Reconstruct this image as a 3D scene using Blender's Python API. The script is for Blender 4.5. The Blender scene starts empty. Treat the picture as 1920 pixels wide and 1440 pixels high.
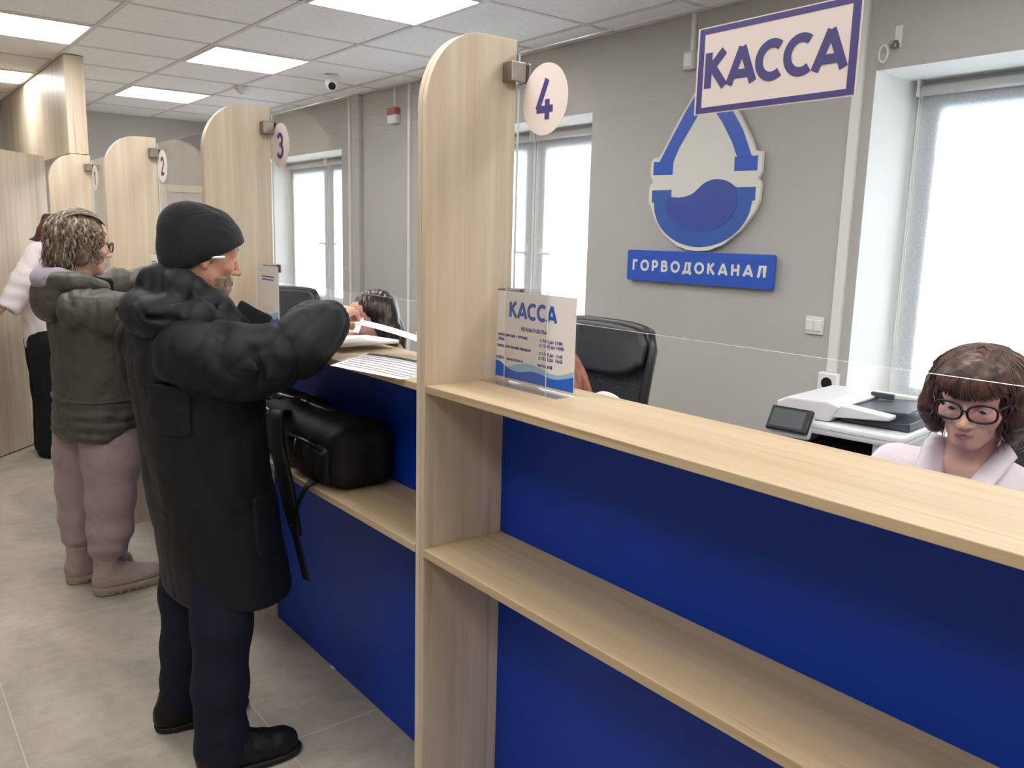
import bpy, math, random
import numpy as np
random.seed(7)
RNG = np.random.default_rng(7)
PI = math.pi
C = bpy.context.scene.collection

# ------------------------------------------------------------------ materials
def lin(c):
    return tuple(((v/255)/12.92 if v/255 <= .04045 else ((v/255+.055)/1.055)**2.4) for v in c) + (1,)

MATS = {}
def new_mat(name):
    m = bpy.data.materials.new(name); m.use_nodes = True
    MATS[name] = m
    nt = m.node_tree
    return m, nt, nt.nodes['Principled BSDF']

def N(nt, t, **kw):
    n = nt.nodes.new(t)
    for k, v in kw.items():
        if k in n.inputs: n.inputs[k].default_value = v
        else: setattr(n, k, v)
    return n

def coords(nt, scale=(1, 1, 1), src='Object', rot=(0, 0, 0)):
    tc = nt.nodes.new('ShaderNodeTexCoord')
    mp = nt.nodes.new('ShaderNodeMapping')
    mp.inputs['Scale'].default_value = scale
    mp.inputs['Rotation'].default_value = rot
    nt.links.new(tc.outputs[src], mp.inputs['Vector'])
    return mp.outputs['Vector']

def ramp(nt, fac, stops):
    r = nt.nodes.new('ShaderNodeValToRGB')
    e = r.color_ramp.elements
    while len(e) < len(stops): e.new(.5)
    for el, (p, c) in zip(e, stops):
        el.position = p; el.color = c
    nt.links.new(fac, r.inputs['Fac'])
    return r.outputs['Color']

def mix(nt, a, b, fac, mode='MIX'):
    m = nt.nodes.new('ShaderNodeMix'); m.data_type = 'RGBA'; m.blend_type = mode
    for s, v in ((m.inputs[0], fac), (m.inputs[6], a), (m.inputs[7], b)):
        if hasattr(v, 'links'): nt.links.new(v, s)
        else: s.default_value = v
    return m.outputs[2]

def bump(nt, bs, h, strength, dist=.002):
    b = N(nt, 'ShaderNodeBump'); b.inputs['Strength'].default_value = strength
    b.inputs['Distance'].default_value = dist
    nt.links.new(h, b.inputs['Height']); nt.links.new(b.outputs['Normal'], bs.inputs['Normal'])

def plain(name, col, rough=.5, metal=0, spec=.5, noise=0, nscale=60, bmp=0, bscale=300, stretch=(1, 1, 1), sheen=0, bdist=.002, wrinkle=0, wscale=11):
    m, nt, b = new_mat(name)
    c = lin(col)
    b.inputs['Base Color'].default_value = c
    b.inputs['Roughness'].default_value = rough
    b.inputs['Metallic'].default_value = metal
    b.inputs['Specular IOR Level'].default_value = spec
    if sheen:
        b.inputs['Sheen Weight'].default_value = sheen
        b.inputs['Sheen Roughness'].default_value = .5
    if noise:
        n = N(nt, 'ShaderNodeTexNoise', Scale=nscale, Detail=4)
        nt.links.new(coords(nt, stretch), n.inputs['Vector'])
        lo = tuple(x*(1-noise) for x in c[:3])+(1,); hi = tuple(min(1, x*(1+noise)) for x in c[:3])+(1,)
        nt.links.new(ramp(nt, n.outputs['Fac'], [(.3, lo), (.7, hi)]), b.inputs['Base Color'])
    if bmp:
        n = N(nt, 'ShaderNodeTexNoise', Scale=bscale, Detail=3)
        nt.links.new(coords(nt, stretch), n.inputs['Vector'])
        bump(nt, b, n.outputs['Fac'], bmp, bdist)
    if wrinkle:
        w = N(nt, 'ShaderNodeTexNoise', Scale=wscale, Detail=3, Distortion=1.6); w.noise_type = 'RIDGED_MULTIFRACTAL'
        nt.links.new(coords(nt, (1, 1, 1.5), rot=(.4, .7, .2)), w.inputs['Vector'])
        q = N(nt, 'ShaderNodeBump'); q.inputs['Strength'].default_value = wrinkle; q.inputs['Distance'].default_value = .012
        nt.links.new(w.outputs['Fac'], q.inputs['Height'])
        for l in list(b.inputs['Normal'].links): nt.links.new(q.outputs['Normal'], l.from_node.inputs['Normal'])
        if not b.inputs['Normal'].links: nt.links.new(q.outputs['Normal'], b.inputs['Normal'])
    return m

def wood(name, axis, light=(222, 208, 188), dark=(206, 189, 166), streak=(176, 152, 124), rough=.42):
    """pale beech laminate: wide soft boards, fine grain and a few darker streaks along the axis"""
    m, nt, b = new_mat(name)
    def sc(across, along): return tuple(along if i == axis else across for i in range(3))
    n1 = N(nt, 'ShaderNodeTexNoise', Scale=1, Detail=2); nt.links.new(coords(nt, sc(9, .35)), n1.inputs['Vector'])
    n2 = N(nt, 'ShaderNodeTexNoise', Scale=1, Detail=5, Roughness=.6, Distortion=.4); nt.links.new(coords(nt, sc(34, 1.1)), n2.inputs['Vector'])
    n3 = N(nt, 'ShaderNodeTexNoise', Scale=1, Detail=4, Distortion=1.4); nt.links.new(coords(nt, sc(22, .9)), n3.inputs['Vector'])
    n4 = N(nt, 'ShaderNodeTexNoise', Scale=1, Detail=6); nt.links.new(coords(nt, sc(210, 5)), n4.inputs['Vector'])
    c = ramp(nt, n1.outputs['Fac'], [(.38, lin(dark)), (.60, lin(light))])
    g = ramp(nt, n2.outputs['Fac'], [(.35, (.84, .82, .80, 1)), (.62, (1, 1, 1, 1))])
    c = mix(nt, c, g, .75, 'MULTIPLY')
    f = ramp(nt, n4.outputs['Fac'], [(.35, (.90, .89, .88, 1)), (.6, (1, 1, 1, 1))])
    c = mix(nt, c, f, .45, 'MULTIPLY')
    s = ramp(nt, n3.outputs['Fac'], [(.60, (0, 0, 0, 1)), (.74, (.85, .85, .85, 1))])
    c = mix(nt, c, lin(streak), s)
    nt.links.new(c, b.inputs['Base Color'])
    b.inputs['Roughness'].default_value = rough
    b.inputs['Specular IOR Level'].default_value = .35
    bump(nt, b, n4.outputs['Fac'], .06, .001)
    return m

wood_v = wood('pale_wood_upright', 2)
wood_y = wood('pale_wood_lengthwise', 1, (204, 184, 152), (188, 165, 132), (160, 134, 104))
wood_e = wood('pale_wood_edge', 2, (212, 196, 170), (198, 180, 152), (186, 164, 134))
blue_lam = plain('blue_laminate', (4, 56, 168), .45, spec=.3, noise=.06, nscale=3, bmp=.05, bscale=900)
paint = plain('grey_wall_paint', (186, 184, 180), .75, spec=.2, noise=.03, nscale=2, bmp=.15, bscale=160)
paint_w = plain('white_reveal_paint', (238, 238, 236), .6, spec=.25, noise=.02, nscale=4)
white_pl = plain('white_plastic', (232, 231, 228), .35)
offwhite_pl = plain('grey_white_plastic', (206, 205, 203), .4)
pvc = plain('window_frame_white', (232, 234, 234), .3)
steel = plain('brushed_steel', (150, 142, 134), .35, metal=1, noise=.05, nscale=40, stretch=(1, 1, 20))
rubber = plain('black_rubber', (22, 22, 24), .6)
black_pl = plain('black_plastic', (24, 25, 28), .4)
dark_pl = plain('dark_grey_plastic', (52, 54, 58), .35)
navy = plain('navy_print', (66, 58, 122), .5)
signw = plain('sign_off_white', (226, 212, 208), .5)
paper = plain('white_paper', (236, 234, 236), .8, spec=.2)
ink = plain('grey_print', (92, 92, 98), .8)
ink_pale = plain('pale_grey_print', (212, 211, 215), .8)
sheet_bg = plain('sheet_warm_white', (226, 222, 222), .55)
blue_ink = plain('blue_print', (38, 84, 176), .5)
text_ink = plain('indigo_print', (70, 70, 140), .5)
wave_b = plain('wave_blue', (22, 98, 206), .4)
wave_p = plain('wave_pale_blue', (150, 192, 220), .4)
logo_w = plain('emblem_white', (232, 230, 222), .45)
logo_b = plain('emblem_blue', (20, 84, 196), .4)
logo_m = plain('emblem_mid_blue', (36, 92, 178), .4)
logo_d = plain('emblem_deep_blue', (44, 74, 166), .4)
red_pl = plain('red_plastic', (186, 60, 66), .4)
leather = plain('black_leather', (40, 42, 46), .45, noise=.15, nscale=30, bmp=.25, bscale=420)

def m_ceiling():
    m, nt, b = new_mat('mineral_ceiling_tile')
    v = N(nt, 'ShaderNodeTexNoise', Scale=210, Detail=2); nt.links.new(coords(nt), v.inputs['Vector'])
    w = N(nt, 'ShaderNodeTexNoise', Scale=35, Detail=2); nt.links.new(coords(nt), w.inputs['Vector'])
    pit = ramp(nt, v.outputs['Fac'], [(.27, lin((198, 195, 190))), (.34, lin((246, 246, 245)))])
    c = mix(nt, pit, ramp(nt, w.outputs['Fac'], [(.35, (.94, .94, .94, 1)), (.6, (1, 1, 1, 1))]), .8, 'MULTIPLY')
    nt.links.new(c, b.inputs['Base Color']); b.inputs['Roughness'].default_value = .9
    bump(nt, b, v.outputs['Fac'], .2, .002)
    return m
ceil_m = m_ceiling()
tbar = plain('ceiling_grid_paint', (214, 213, 210), .5)

def m_floor():
    m, nt, b = new_mat('grey_stone_vinyl')
    n1 = N(nt, 'ShaderNodeTexNoise', Scale=2.2, Detail=6, Roughness=.62, Distortion=.6); nt.links.new(coords(nt, (1, .75, 1)), n1.inputs['Vector'])
    n2 = N(nt, 'ShaderNodeTexNoise', Scale=14, Detail=6, Roughness=.7); nt.links.new(coords(nt, (.7, 1.6, 1)), n2.inputs['Vector'])
    n3 = N(nt, 'ShaderNodeTexNoise', Scale=60, Detail=3); nt.links.new(coords(nt), n3.inputs['Vector'])
    c = ramp(nt, n1.outputs['Fac'], [(.36, lin((168, 160, 148))), (.5, lin((188, 179, 165))), (.66, lin((204, 196, 181)))])
    c = mix(nt, c, ramp(nt, n2.outputs['Fac'], [(.38, (.80, .80, .80, 1)), (.62, (1.0, 1.0, 1.0, 1))]), .7, 'MULTIPLY')
    spots = ramp(nt, n3.outputs['Fac'], [(.70, (0, 0, 0, 1)), (.78, (.45, .45, .45, 1))])
    c = mix(nt, c, lin((228, 220, 206)), spots)
    # plank seams (1.22 x 0.61 m): a brick pattern of thin pale lines
    br = nt.nodes.new('ShaderNodeTexBrick'); br.offset = 0
    br.inputs['Scale'].default_value = 1; br.inputs['Brick Width'].default_value = 1.25; br.inputs['Row Height'].default_value = .61
    br.inputs['Mortar Size'].default_value = .0016; br.inputs['Mortar Smooth'].default_value = .2
    br.inputs['Color1'].default_value = (0, 0, 0, 1); br.inputs['Color2'].default_value = (0, 0, 0, 1); br.inputs['Mortar'].default_value = (1, 1, 1, 1)
    mp = nt.nodes.new('ShaderNodeMapping'); tc = nt.nodes.new('ShaderNodeTexCoord')
    mp.inputs['Rotation'].default_value = (0, 0, PI/2); mp.inputs['Location'].default_value = (-2.139+.0, .872, 0)
    mp.vector_type = 'POINT'
    # texture x runs along world Y, texture y along -X
    mp.inputs['Rotation'].default_value = (0, 0, -PI/2)
    nt.links.new(tc.outputs['Object'], mp.inputs['Vector']); nt.links.new(mp.outputs['Vector'], br.inputs['Vector'])
    c = mix(nt, c, lin((224, 215, 200)), mix(nt, (0, 0, 0, 1), br.outputs['Color'], .65))
    nt.links.new(c, b.inputs['Base Color'])
    rr = ramp(nt, n2.outputs['Fac'], [(.3, (.42, .42, .42, 1)), (.7, (.56, .56, .56, 1))])
    nt.links.new(rr, b.inputs['Roughness']); b.inputs['Specular IOR Level'].default_value = .3
    bump(nt, b, n2.outputs['Fac'], .05, .002)
    return m
floor_m = m_floor()

def m_emit(name, col, s):
    m, nt, b = new_mat(name)
    b.inputs['Base Color'].default_value = (.9, .9, .9, 1)
    b.inputs['Emission Color'].default_value = col
    b.inputs['Emission Strength'].default_value = s
    return m
LAMP = m_emit('lit_diffuser', (1.0, .975, .945, 1), 14.0)

def m_glass(name, tint=(1, 1, 1, 1), rough=0.0, ior=1.5):
    """thin clear sheet: what is behind shows through, the surface mirrors by Fresnel"""
    m = bpy.data.materials.new(name); m.use_nodes = True; MATS[name] = m
    nt = m.node_tree; nt.nodes.clear()
    o = nt.nodes.new('ShaderNodeOutputMaterial'); t = nt.nodes.new('ShaderNodeBsdfTransparent'); g = nt.nodes.new('ShaderNodeBsdfGlossy')
    f = nt.nodes.new('ShaderNodeFresnel'); gm = nt.nodes.new('ShaderNodeNewGeometry')
    mr = nt.nodes.new('ShaderNodeMapRange'); mr.inputs['To Min'].default_value = ior; mr.inputs['To Max'].default_value = 1/ior
    nt.links.new(gm.outputs['Backfacing'], mr.inputs['Value']); nt.links.new(mr.outputs['Result'], f.inputs['IOR'])   # the far face of the sheet mirrors like the near one
    x = nt.nodes.new('ShaderNodeMixShader')
    t.inputs['Color'].default_value = tint; g.inputs['Roughness'].default_value = rough
    nt.links.new(f.outputs[0], x.inputs[0]); nt.links.new(t.outputs[0], x.inputs[1]); nt.links.new(g.outputs[0], x.inputs[2])
    nt.links.new(x.outputs[0], o.inputs[0])
    return m
glass = m_glass('clear_glass', (.985, .99, .985, 1))
acryl = m_glass('clear_acrylic', (.97, .97, .97, 1), .02)
lens_m = m_glass('spectacle_lens', (.99, .99, .99, 1), 0, 1.3)
glass_edge = plain('polished_glass_edge', (222, 232, 228), .15, spec=.8)

def m_blind():
    m = bpy.data.materials.new('roller_blind_fabric'); m.use_nodes = True; MATS['blind'] = m
    nt = m.node_tree; nt.nodes.clear()
    o = nt.nodes.new('ShaderNodeOutputMaterial'); d = nt.nodes.new('ShaderNodeBsdfDiffuse'); t = nt.nodes.new('ShaderNodeBsdfTranslucent')
    x = nt.nodes.new('ShaderNodeMixShader'); x.inputs[0].default_value = .5
    n = N(nt, 'ShaderNodeTexNoise', Scale=1, Detail=3); nt.links.new(coords(nt, (1, 60, 400)), n.inputs['Vector'])
    n2 = N(nt, 'ShaderNodeTexNoise', Scale=1, Detail=3); nt.links.new(coords(nt, (1, 400, 45)), n2.inputs['Vector'])
    c = ramp(nt, n.outputs['Fac'], [(.35, (.74, .76, .78, 1)), (.6, (.9, .92, .94, 1))])
    c = mix(nt, c, ramp(nt, n2.outputs['Fac'], [(.38, (.86, .86, .86, 1)), (.58, (1, 1, 1, 1))]), .8, 'MULTIPLY')
    nt.links.new(c, d.inputs[0]); nt.links.new(c, t.inputs[0])
    nt.links.new(d.outputs[0], x.inputs[1]); nt.links.new(t.outputs[0], x.inputs[2]); nt.links.new(x.outputs[0], o.inputs[0])
    return m
blind_m = m_blind()

def m_meshback():
    m = bpy.data.materials.new('black_chair_mesh'); m.use_nodes = True; MATS['chairmesh'] = m
    nt = m.node_tree; b = nt.nodes['Principled BSDF']; o = nt.nodes['Material Output']
    b.inputs['Base Color'].default_value = lin((34, 35, 37)); b.inputs['Roughness'].default_value = .6
    t = nt.nodes.new('ShaderNodeBsdfTransparent'); x = nt.nodes.new('ShaderNodeMixShader')
    v = N(nt, 'ShaderNodeTexVoronoi', Scale=330); nt.links.new(coords(nt), v.inputs['Vector'])
    r = ramp(nt, v.outputs['Distance'], [(.26, (.85, .85, .85, 1)), (.40, (0, 0, 0, 1))])
    nt.links.new(r, x.inputs[0]); nt.links.new(b.outputs[0], x.inputs[1]); nt.links.new(t.outputs[0], x.inputs[2]); nt.links.new(x.outputs[0], o.inputs[0])
    return m
chair_mesh = m_meshback()

# ------------------------------------------------------------------ objects
def tag(o, label, cat, group=None):
    o['label'] = label; o['category'] = cat
    if group: o['group'] = group
    return o

def thing(name, label, cat, loc, group=None):
    o = bpy.data.objects.new(name, None); o.empty_display_size = .05
    C.objects.link(o); o.location = loc
    return tag(o, label, cat, group)

def world_loc(o):
    p = np.zeros(3)
    while o is not None:
        p += np.array(o.location); o = o.parent
    return p

def obj(name, V, F, mats, parent=None, fm=None, smooth=False, bevel=0, loc=None, seg=2, label=None):
    """one mesh object from world-space verts; loc = its own origin"""
    V = np.asarray(V, float).reshape(-1, 3)
    org = world_loc(parent) if parent is not None else (np.array(loc, float) if loc is not None else np.zeros(3))
    me = bpy.data.meshes.new(name)
    W = V-org
    if isinstance(F, np.ndarray):
        nf, k = F.shape
        me.vertices.add(len(W)); me.vertices.foreach_set('co', W.astype(np.float32).ravel())
        me.loops.add(nf*k); me.loops.foreach_set('vertex_index', F.astype(np.int32).ravel())
        me.polygons.add(nf); me.polygons.foreach_set('loop_start', np.arange(0, nf*k, k, dtype=np.int32))
        me.update(calc_edges=True)
    else:
        me.from_pydata([tuple(v) for v in W], [], [tuple(int(i) for i in f) for f in F])
    for m in (mats if isinstance(mats, (list, tuple)) else [mats]): me.materials.append(m)
    if fm is not None: me.polygons.foreach_set('material_index', np.asarray(fm, np.int32))
    me.polygons.foreach_set('use_smooth', np.full(len(me.polygons), bool(smooth)))
    me.validate(); me.update()
    o = bpy.data.objects.new(name, me); C.objects.link(o)
    if parent is not None: o.parent = parent
    else: o.location = org
    if bevel:
        md = o.modifiers.new('Bevel', 'BEVEL'); md.width = bevel; md.segments = seg; md.limit_method = 'ANGLE'; md.angle_limit = math.radians(40)
    if label: o['label'] = label
    return o

def struct(name, *a, **k):
    o = obj(name, *a, **k)
    if o.parent is None: o['kind'] = 'structure'
    return o

class MB:
    def __init__(s): s.V = []; s.F = []; s.M = []; s.m = 0
    def add(s, V, F):
        b = len(s.V); s.V += [tuple(v) for v in V]; s.F += [tuple(b+i for i in f) for f in F]; s.M += [s.m]*len(F); return s
    def mat(s, i): s.m = i; return s
    def box(s, lo, hi):
        (a, b, c), (d, e, f) = lo, hi
        return s.add([(a, b, c), (d, b, c), (d, e, c), (a, e, c), (a, b, f), (d, b, f), (d, e, f), (a, e, f)],
                     [(0, 3, 2, 1), (4, 5, 6, 7), (0, 1, 5, 4), (1, 2, 6, 5), (2, 3, 7, 6), (3, 0, 4, 7)])
    def prism(s, P, ext):
        """planar polygon P (3D points) swept by the vector ext"""
        n = len(P); e = np.array(ext); P = [np.array(p, float) for p in P]
        V = P+[p+e for p in P]
        return s.add(V, [tuple(range(n-1, -1, -1)), tuple(range(n, 2*n))]+[(i, (i+1) % n, n+(i+1) % n, n+i) for i in range(n)])
    def tube(s, pts, r, n=8, caps=True, flat=1.0):
        pts = [np.array(p, float) for p in pts]; m = len(pts)
        rs = r if hasattr(r, '__len__') else [r]*m
        V = []; up = None
        for i, p in enumerate(pts):
            t = pts[min(i+1, m-1)]-pts[max(i-1, 0)]; t = t/(np.linalg.norm(t)+1e-12)
            if up is None:
                up = np.cross(t, (0, 0, 1)) if abs(t[2]) < .9 else np.cross(t, (1, 0, 0))
            u = up-t*np.dot(up, t); u /= np.linalg.norm(u)+1e-12; up = u; w = np.cross(t, u)
            for j in range(n):
                a = 2*PI*j/n; V.append(p+rs[i]*(math.cos(a)*u+flat*math.sin(a)*w))
        F = [(i*n+j, i*n+(j+1) % n, (i+1)*n+(j+1) % n, (i+1)*n+j) for i in range(m-1) for j in range(n)]
        if caps: F += [tuple(range(n-1, -1, -1)), tuple((m-1)*n+j for j in range(n))]
        return s.add(V, F)
    def cyl(s, a, b, r, n=20): return s.tube([a, b], r, n)
    def grid(s, fn, nu, nv):
        V = [fn(i/nu, j/nv) for i in range(nu+1) for j in range(nv+1)]
        F = [(i*(nv+1)+j, (i+1)*(nv+1)+j, (i+1)*(nv+1)+j+1, i*(nv+1)+j+1) for i in range(nu) for j in range(nv)]
        return s.add(V, F)
    def xf(s, M, o):
        M = np.array(M); o = np.array(o); s.V = [tuple(M@np.array(v)+o) for v in s.V]; return s
    def obj(s, name, mats, parent=None, **k): return obj(name, s.V, s.F, mats, parent, fm=s.M, **k)

def rotz(a): return np.array([[math.cos(a), -math.sin(a), 0], [math.sin(a), math.cos(a), 0], [0, 0, 1]])
def roty(a): return np.array([[math.cos(a), 0, math.sin(a)], [0, 1, 0], [-math.sin(a), 0, math.cos(a)]])
def rotx(a): return np.array([[1, 0, 0], [0, math.cos(a), -math.sin(a)], [0, math.sin(a), math.cos(a)]])

def sheet(name, fn, mats, parent=None, nu=12, nv=8, th=.0006, **k):
    """a thin closed sheet (paper, fabric) from a surface function"""
    a = MB().grid(fn, nu, nv); n = len(a.V)
    me = np.array(a.V); 
    # vertex normals by finite differences
    g = me.reshape(nu+1, nv+1, 3); du = np.gradient(g, axis=0); dv = np.gradient(g, axis=1); nn = np.cross(du, dv); nn /= np.linalg.norm(nn, axis=2, keepdims=True)+1e-12
    V = np.vstack([me, (g-nn*th).reshape(-1, 3)])
    F = list(a.F)+[tuple(n+i for i in reversed(f)) for f in a.F]
    w = nv+1
    rim = [i for i in range(nv+1)]+[i*w+nv for i in range(1, nu+1)]+[nu*w+j for j in range(nv-1, -1, -1)]+[i*w for i in range(nu-1, 0, -1)]
    F += [(rim[i], rim[(i+1) % len(rim)], n+rim[(i+1) % len(rim)], n+rim[i]) for i in range(len(rim))]
    return obj(name, V, F, mats, parent, smooth=True, **k)

# ------------------------------------------------------------------ camera
H = 1.4744
pitch, yaw, roll, FPX = .1733, .6689, .0254, 1562.6
fw = np.array([math.sin(yaw)*math.cos(pitch), math.cos(yaw)*math.cos(pitch), -math.sin(pitch)])
rt = np.array([math.cos(yaw), -math.sin(yaw), 0]); upv = np.cross(rt, fw)
r2 = math.cos(roll)*rt+math.sin(roll)*upv; u2 = -math.sin(roll)*rt+math.cos(roll)*upv
from mathutils import Matrix
cd = bpy.data.cameras.new('camera'); cam = bpy.data.objects.new('camera', cd); C.objects.link(cam)
cam.matrix_world = Matrix(((r2[0], u2[0], -fw[0], 0), (r2[1], u2[1], -fw[1], 0), (r2[2], u2[2], -fw[2], H), (0, 0, 0, 1)))
cd.sensor_width = 36; cd.lens = FPX/1920*36; cd.clip_start = .02
bpy.context.scene.camera = cam

# ------------------------------------------------------------------ setting
XW, YF, XL, YB, ZC = 3.13, 8.5, -2.4, -3.6, 2.51
struct('floor', *(lambda m: (m.V, m.F))(MB().box((XL-.1, YB-.1, -.1), (XW+.5, YF+.1, 0))), floor_m)
cl = struct('ceiling', *(lambda m: (m.V, m.F))(MB().box((XL-.1, YB-.1, ZC), (XW+.5, YF+.1, ZC+.1))), ceil_m)
GX = [1.11+.605*k for k in range(-5, 4)]; GY = [3.78+.594*k for k in range(-10, 9)]; GB = [3.78+.594*k for k in range(-12, -10)]
g = MB()
for x in GX:
    g.box((x-.012, YB, ZC-.004), (x+.012, YF, ZC+.001))
for y in GB+GY:
    if YB < y < YF: g.box((XL, y-.012, ZC-.0037), (XW, y+.012, ZC+.001))
g.box((XW-.02, YB, ZC-.005), (XW, YF, ZC)); g.box((XL, YF-.02, ZC-.005), (XW, YF, ZC))
g.obj('ceiling_grid', tbar, cl)
# window wall with deep white reveals
WIN = [(.10, 1.775), (3.335, 5.0), (6.21, 7.96)]; ZS, ZT = .80, 2.135
w = MB(); ys = [YB-.1]+[v for a in WIN for v in a]+[YF+.1]; zs = [0, ZS, ZT, ZC]
def hole(i, j): return j == 1 and i % 2 == 1
for x, fl in ((XW, 0), (XW+.5, 1)):
    for i in range(len(ys)-1):
        for j in range(3):
            if not hole(i, j):
                q = [(x, ys[i], zs[j]), (x, ys[i+1], zs[j]), (x, ys[i+1], zs[j+1]), (x, ys[i], zs[j+1])]
                w.add(q, [(3, 2, 1, 0) if fl == 0 else (0, 1, 2, 3)])
w.mat(1)
for a, b in WIN:
    sp = .03
    for (p, q) in (((a, ZS), (b, ZS)), ((b, ZS), (b, ZT)), ((b, ZT), (a, ZT)), ((a, ZT), (a, ZS))):
        w.add([(XW, p[0], p[1]), (XW, q[0], q[1]), (XW+.5, q[0], q[1]), (XW+.5, p[0], p[1])], [(0, 1, 2, 3)])
struct('wall_right', w.V, w.F, [paint, paint_w], fm=w.M)
struct('wall_far', *(lambda m: (m.V, m.F))(MB().box((XL-.1, YF, 0), (XW+.5, YF+.1, ZC))), paint)
struct('wall_left', *(lambda m: (m.V, m.F))(MB().box((XL-.1, YB, 0), (XL, YF, ZC))), paint)
struct('wall_back', *(lambda m: (m.V, m.F))(MB().box((XL-.1, YB-.1, 0), (XW, YB, ZC))), paint)
# shallow pier of the window wall between the second and the third window
struct('trim_1', *(lambda m: (m.V, m.F))(MB().box((XW-.035, 5.86, 0), (XW, 5.98, ZC))), paint, bevel=.004)

def window(i, a, b):
    x0, x1 = 3.47, 3.53; m = MB(); mid = (a+b)/2
    m.box((x0, a, ZS), (x1, a+.05, ZT)); m.box((x0, b-.05, ZS), (x1, b, ZT)); m.box((x0, a+.05, ZS), (x1, b-.05, ZS+.05)); m.box((x0, a+.05, ZT-.05), (x1, b-.05, ZT))
    m.box((x0, mid-.035, ZS+.05), (x1, mid+.035, ZT-.05))
    fr = struct('window_%d' % i, m.V, m.F, pvc, bevel=.004)
    for (p, q) in ((a+.052, mid-.037), (mid+.037, b-.052)):
        s = MB(); z0, z1 = ZS+.052, ZT-.052; y0, y1 = x0-.018, x1-.02
        s.box((y0, p, z0), (y1, p+.06, z1)); s.box((y0, q-.06, z0), (y1, q, z1)); s.box((y0, p+.06, z0), (y1, q-.06, z0+.06)); s.box((y0, p+.06, z1-.06), (y1, q-.06, z1))
        sa = s.obj('sash', pvc, fr, bevel=.004)
        MB().box((x0+.01, p+.06, z0+.06), (x0+.014, q-.06, z1-.06)).obj('pane', glass, sa)
        hy = q-.03 if q < mid else p+.03
        MB().box((y0-.012, hy-.012, 1.34), (y0, hy+.012, 1.42)).box((y0-.03, hy-.009, 1.375), (y0-.012, hy+.009, 1.39)).box((y0-.034, min(hy, hy+(.11 if q > mid else -.11)), 1.376), (y0-.022, max(hy, hy+(.11 if q > mid else -.11)), 1.390)).obj('handle', white_pl, sa, bevel=.003)
    MB().box((XW-.03, a-.04, ZS-.035), (x0, b+.04, ZS+.004)).obj('window_sill', paint_w, fr, bevel=.006)
    return fr
for i, (a, b) in enumerate(WIN): window(i+1, a, b)

BL = ['white roller blind on the left half of the window beside the wall cupboard hook', 'white roller blind in the right half of the large near window at the picture edge',
      'white roller blind glowing behind the round number four, left half of its window', 'white roller blind beside the drop emblem, right half of the middle window',
      'pale roller blind in the left sash of the far narrow window', 'pale roller blind in the right sash of the far narrow window']
BL[0] = 'white roller blind nearest the cable trunking at the right end of the wall'
def blind(p, q, label, drop=ZS+.02):
    x = 3.425; zt = ZT-.03
    t = thing('roller_blind', label, 'blind', (x, (p+q)/2, zt), 'roller blinds in the windows')
    MB().cyl((x, p, zt-.012), (x, q, zt-.012), .021, 16).obj('roller_tube', offwhite_pl, t, smooth=True)
    for e in (p, q): MB().box((x-.024, e-.006, zt-.036), (x+.024, e+.006, zt+.03)).obj('bracket', white_pl, t, bevel=.003)
    MB().box((x+.0185, p+.015, drop), (x+.0195, q-.015, zt-.012)).obj('fabric', blind_m, t)
    MB().box((x+.013, p+.015, drop-.018), (x+.025, q-.015, drop+.004)).obj('bottom_bar', white_pl, t, bevel=.003)
    ch = MB(); ch.tube([(x-.012, q-.004, zt-.02), (x-.014, q-.004, drop+.25)], .0022, 5); ch.tube([(x+.006, q-.004, zt-.02), (x+.004, q-.004, drop+.25)], .0022, 5)
    ch.obj('chain', white_pl, t)
k = 0
for a, b in WIN:
    mid = (a+b)/2
    for (p, q) in ((mid+.02, b-.03), (a+.03, mid-.02)):
        blind(p, q, BL[k]); k += 1

# far door with cream frame (seen through the glass of the second booth)
m = MB(); m.box((2.36, YF-.03, 0), (2.43, YF, 1.90)); m.box((3.0, YF-.03, 0), (3.07, YF, 1.90)); m.box((2.43, YF-.03, 1.83), (3.0, YF, 1.90))
d1 = struct('door_1', m.V, m.F, plain('cream_frame', (222, 214, 194), .5), bevel=.006)
MB().box((2.432, YF-.012, .01), (2.998, YF, 1.828)).obj('door_leaf', plain('pale_door', (196, 194, 192), .5), d1, bevel=.002)
MB().cyl((2.50, YF-.012, .98), (2.50, YF-.05, .98), .011, 12).box((2.49, YF-.055, .972), (2.60, YF-.043, .988)).obj('door_handle', steel, d1, bevel=.002)

# ------------------------------------------------------------------ ceiling fittings
def ceiling_light(x0, y0, label, dx=.581, dy=.57):
    x0 += .012; y0 += .012; z = ZC-.0065
    t = thing('ceiling_light', label, 'ceiling light', (x0+dx/2, y0+dy/2, ZC), 'square light panels in the ceiling')
    f = MB()
    for lo, hi in (((x0, y0), (x0+dx, y0+.012)), ((x0, y0+dy-.012), (x0+dx, y0+dy)), ((x0, y0+.012), (x0+.012, y0+dy-.012)), ((x0+dx-.012, y0+.012), (x0+dx, y0+dy-.012))):
        f.box((lo[0], lo[1], z-.002), (hi[0], hi[1], ZC-.0005))
    f.obj('frame', white_pl, t)
    MB().box((x0+.012, y0+.012, z), (x0+dx-.012, y0+dy-.012, ZC-.001)).obj('diffuser', LAMP, t)
ceiling_light(GX[6], GY[9], 'large lit square ceiling panel at the top, above the partition numbered four')
ceiling_light(GX[6], GY[12], 'lit square ceiling panel just in front of the dome camera')
ceiling_light(GX[6], GY[15], 'lit square ceiling panel farthest off, beyond the smoke detector')
ceiling_light(GX[4], GY[12], 'lit ceiling panel in the upper left, in front of the wooden header')
ceiling_light(GX[4], GY[15], 'lit ceiling panel cut by the left edge, beside the wooden header')
ceiling_light(GX[6], GY[5], 'lit square ceiling panel above the seated woman in glasses, out of the picture')  # from here on, unseen panels added to brighten the room, positions guessed
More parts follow.
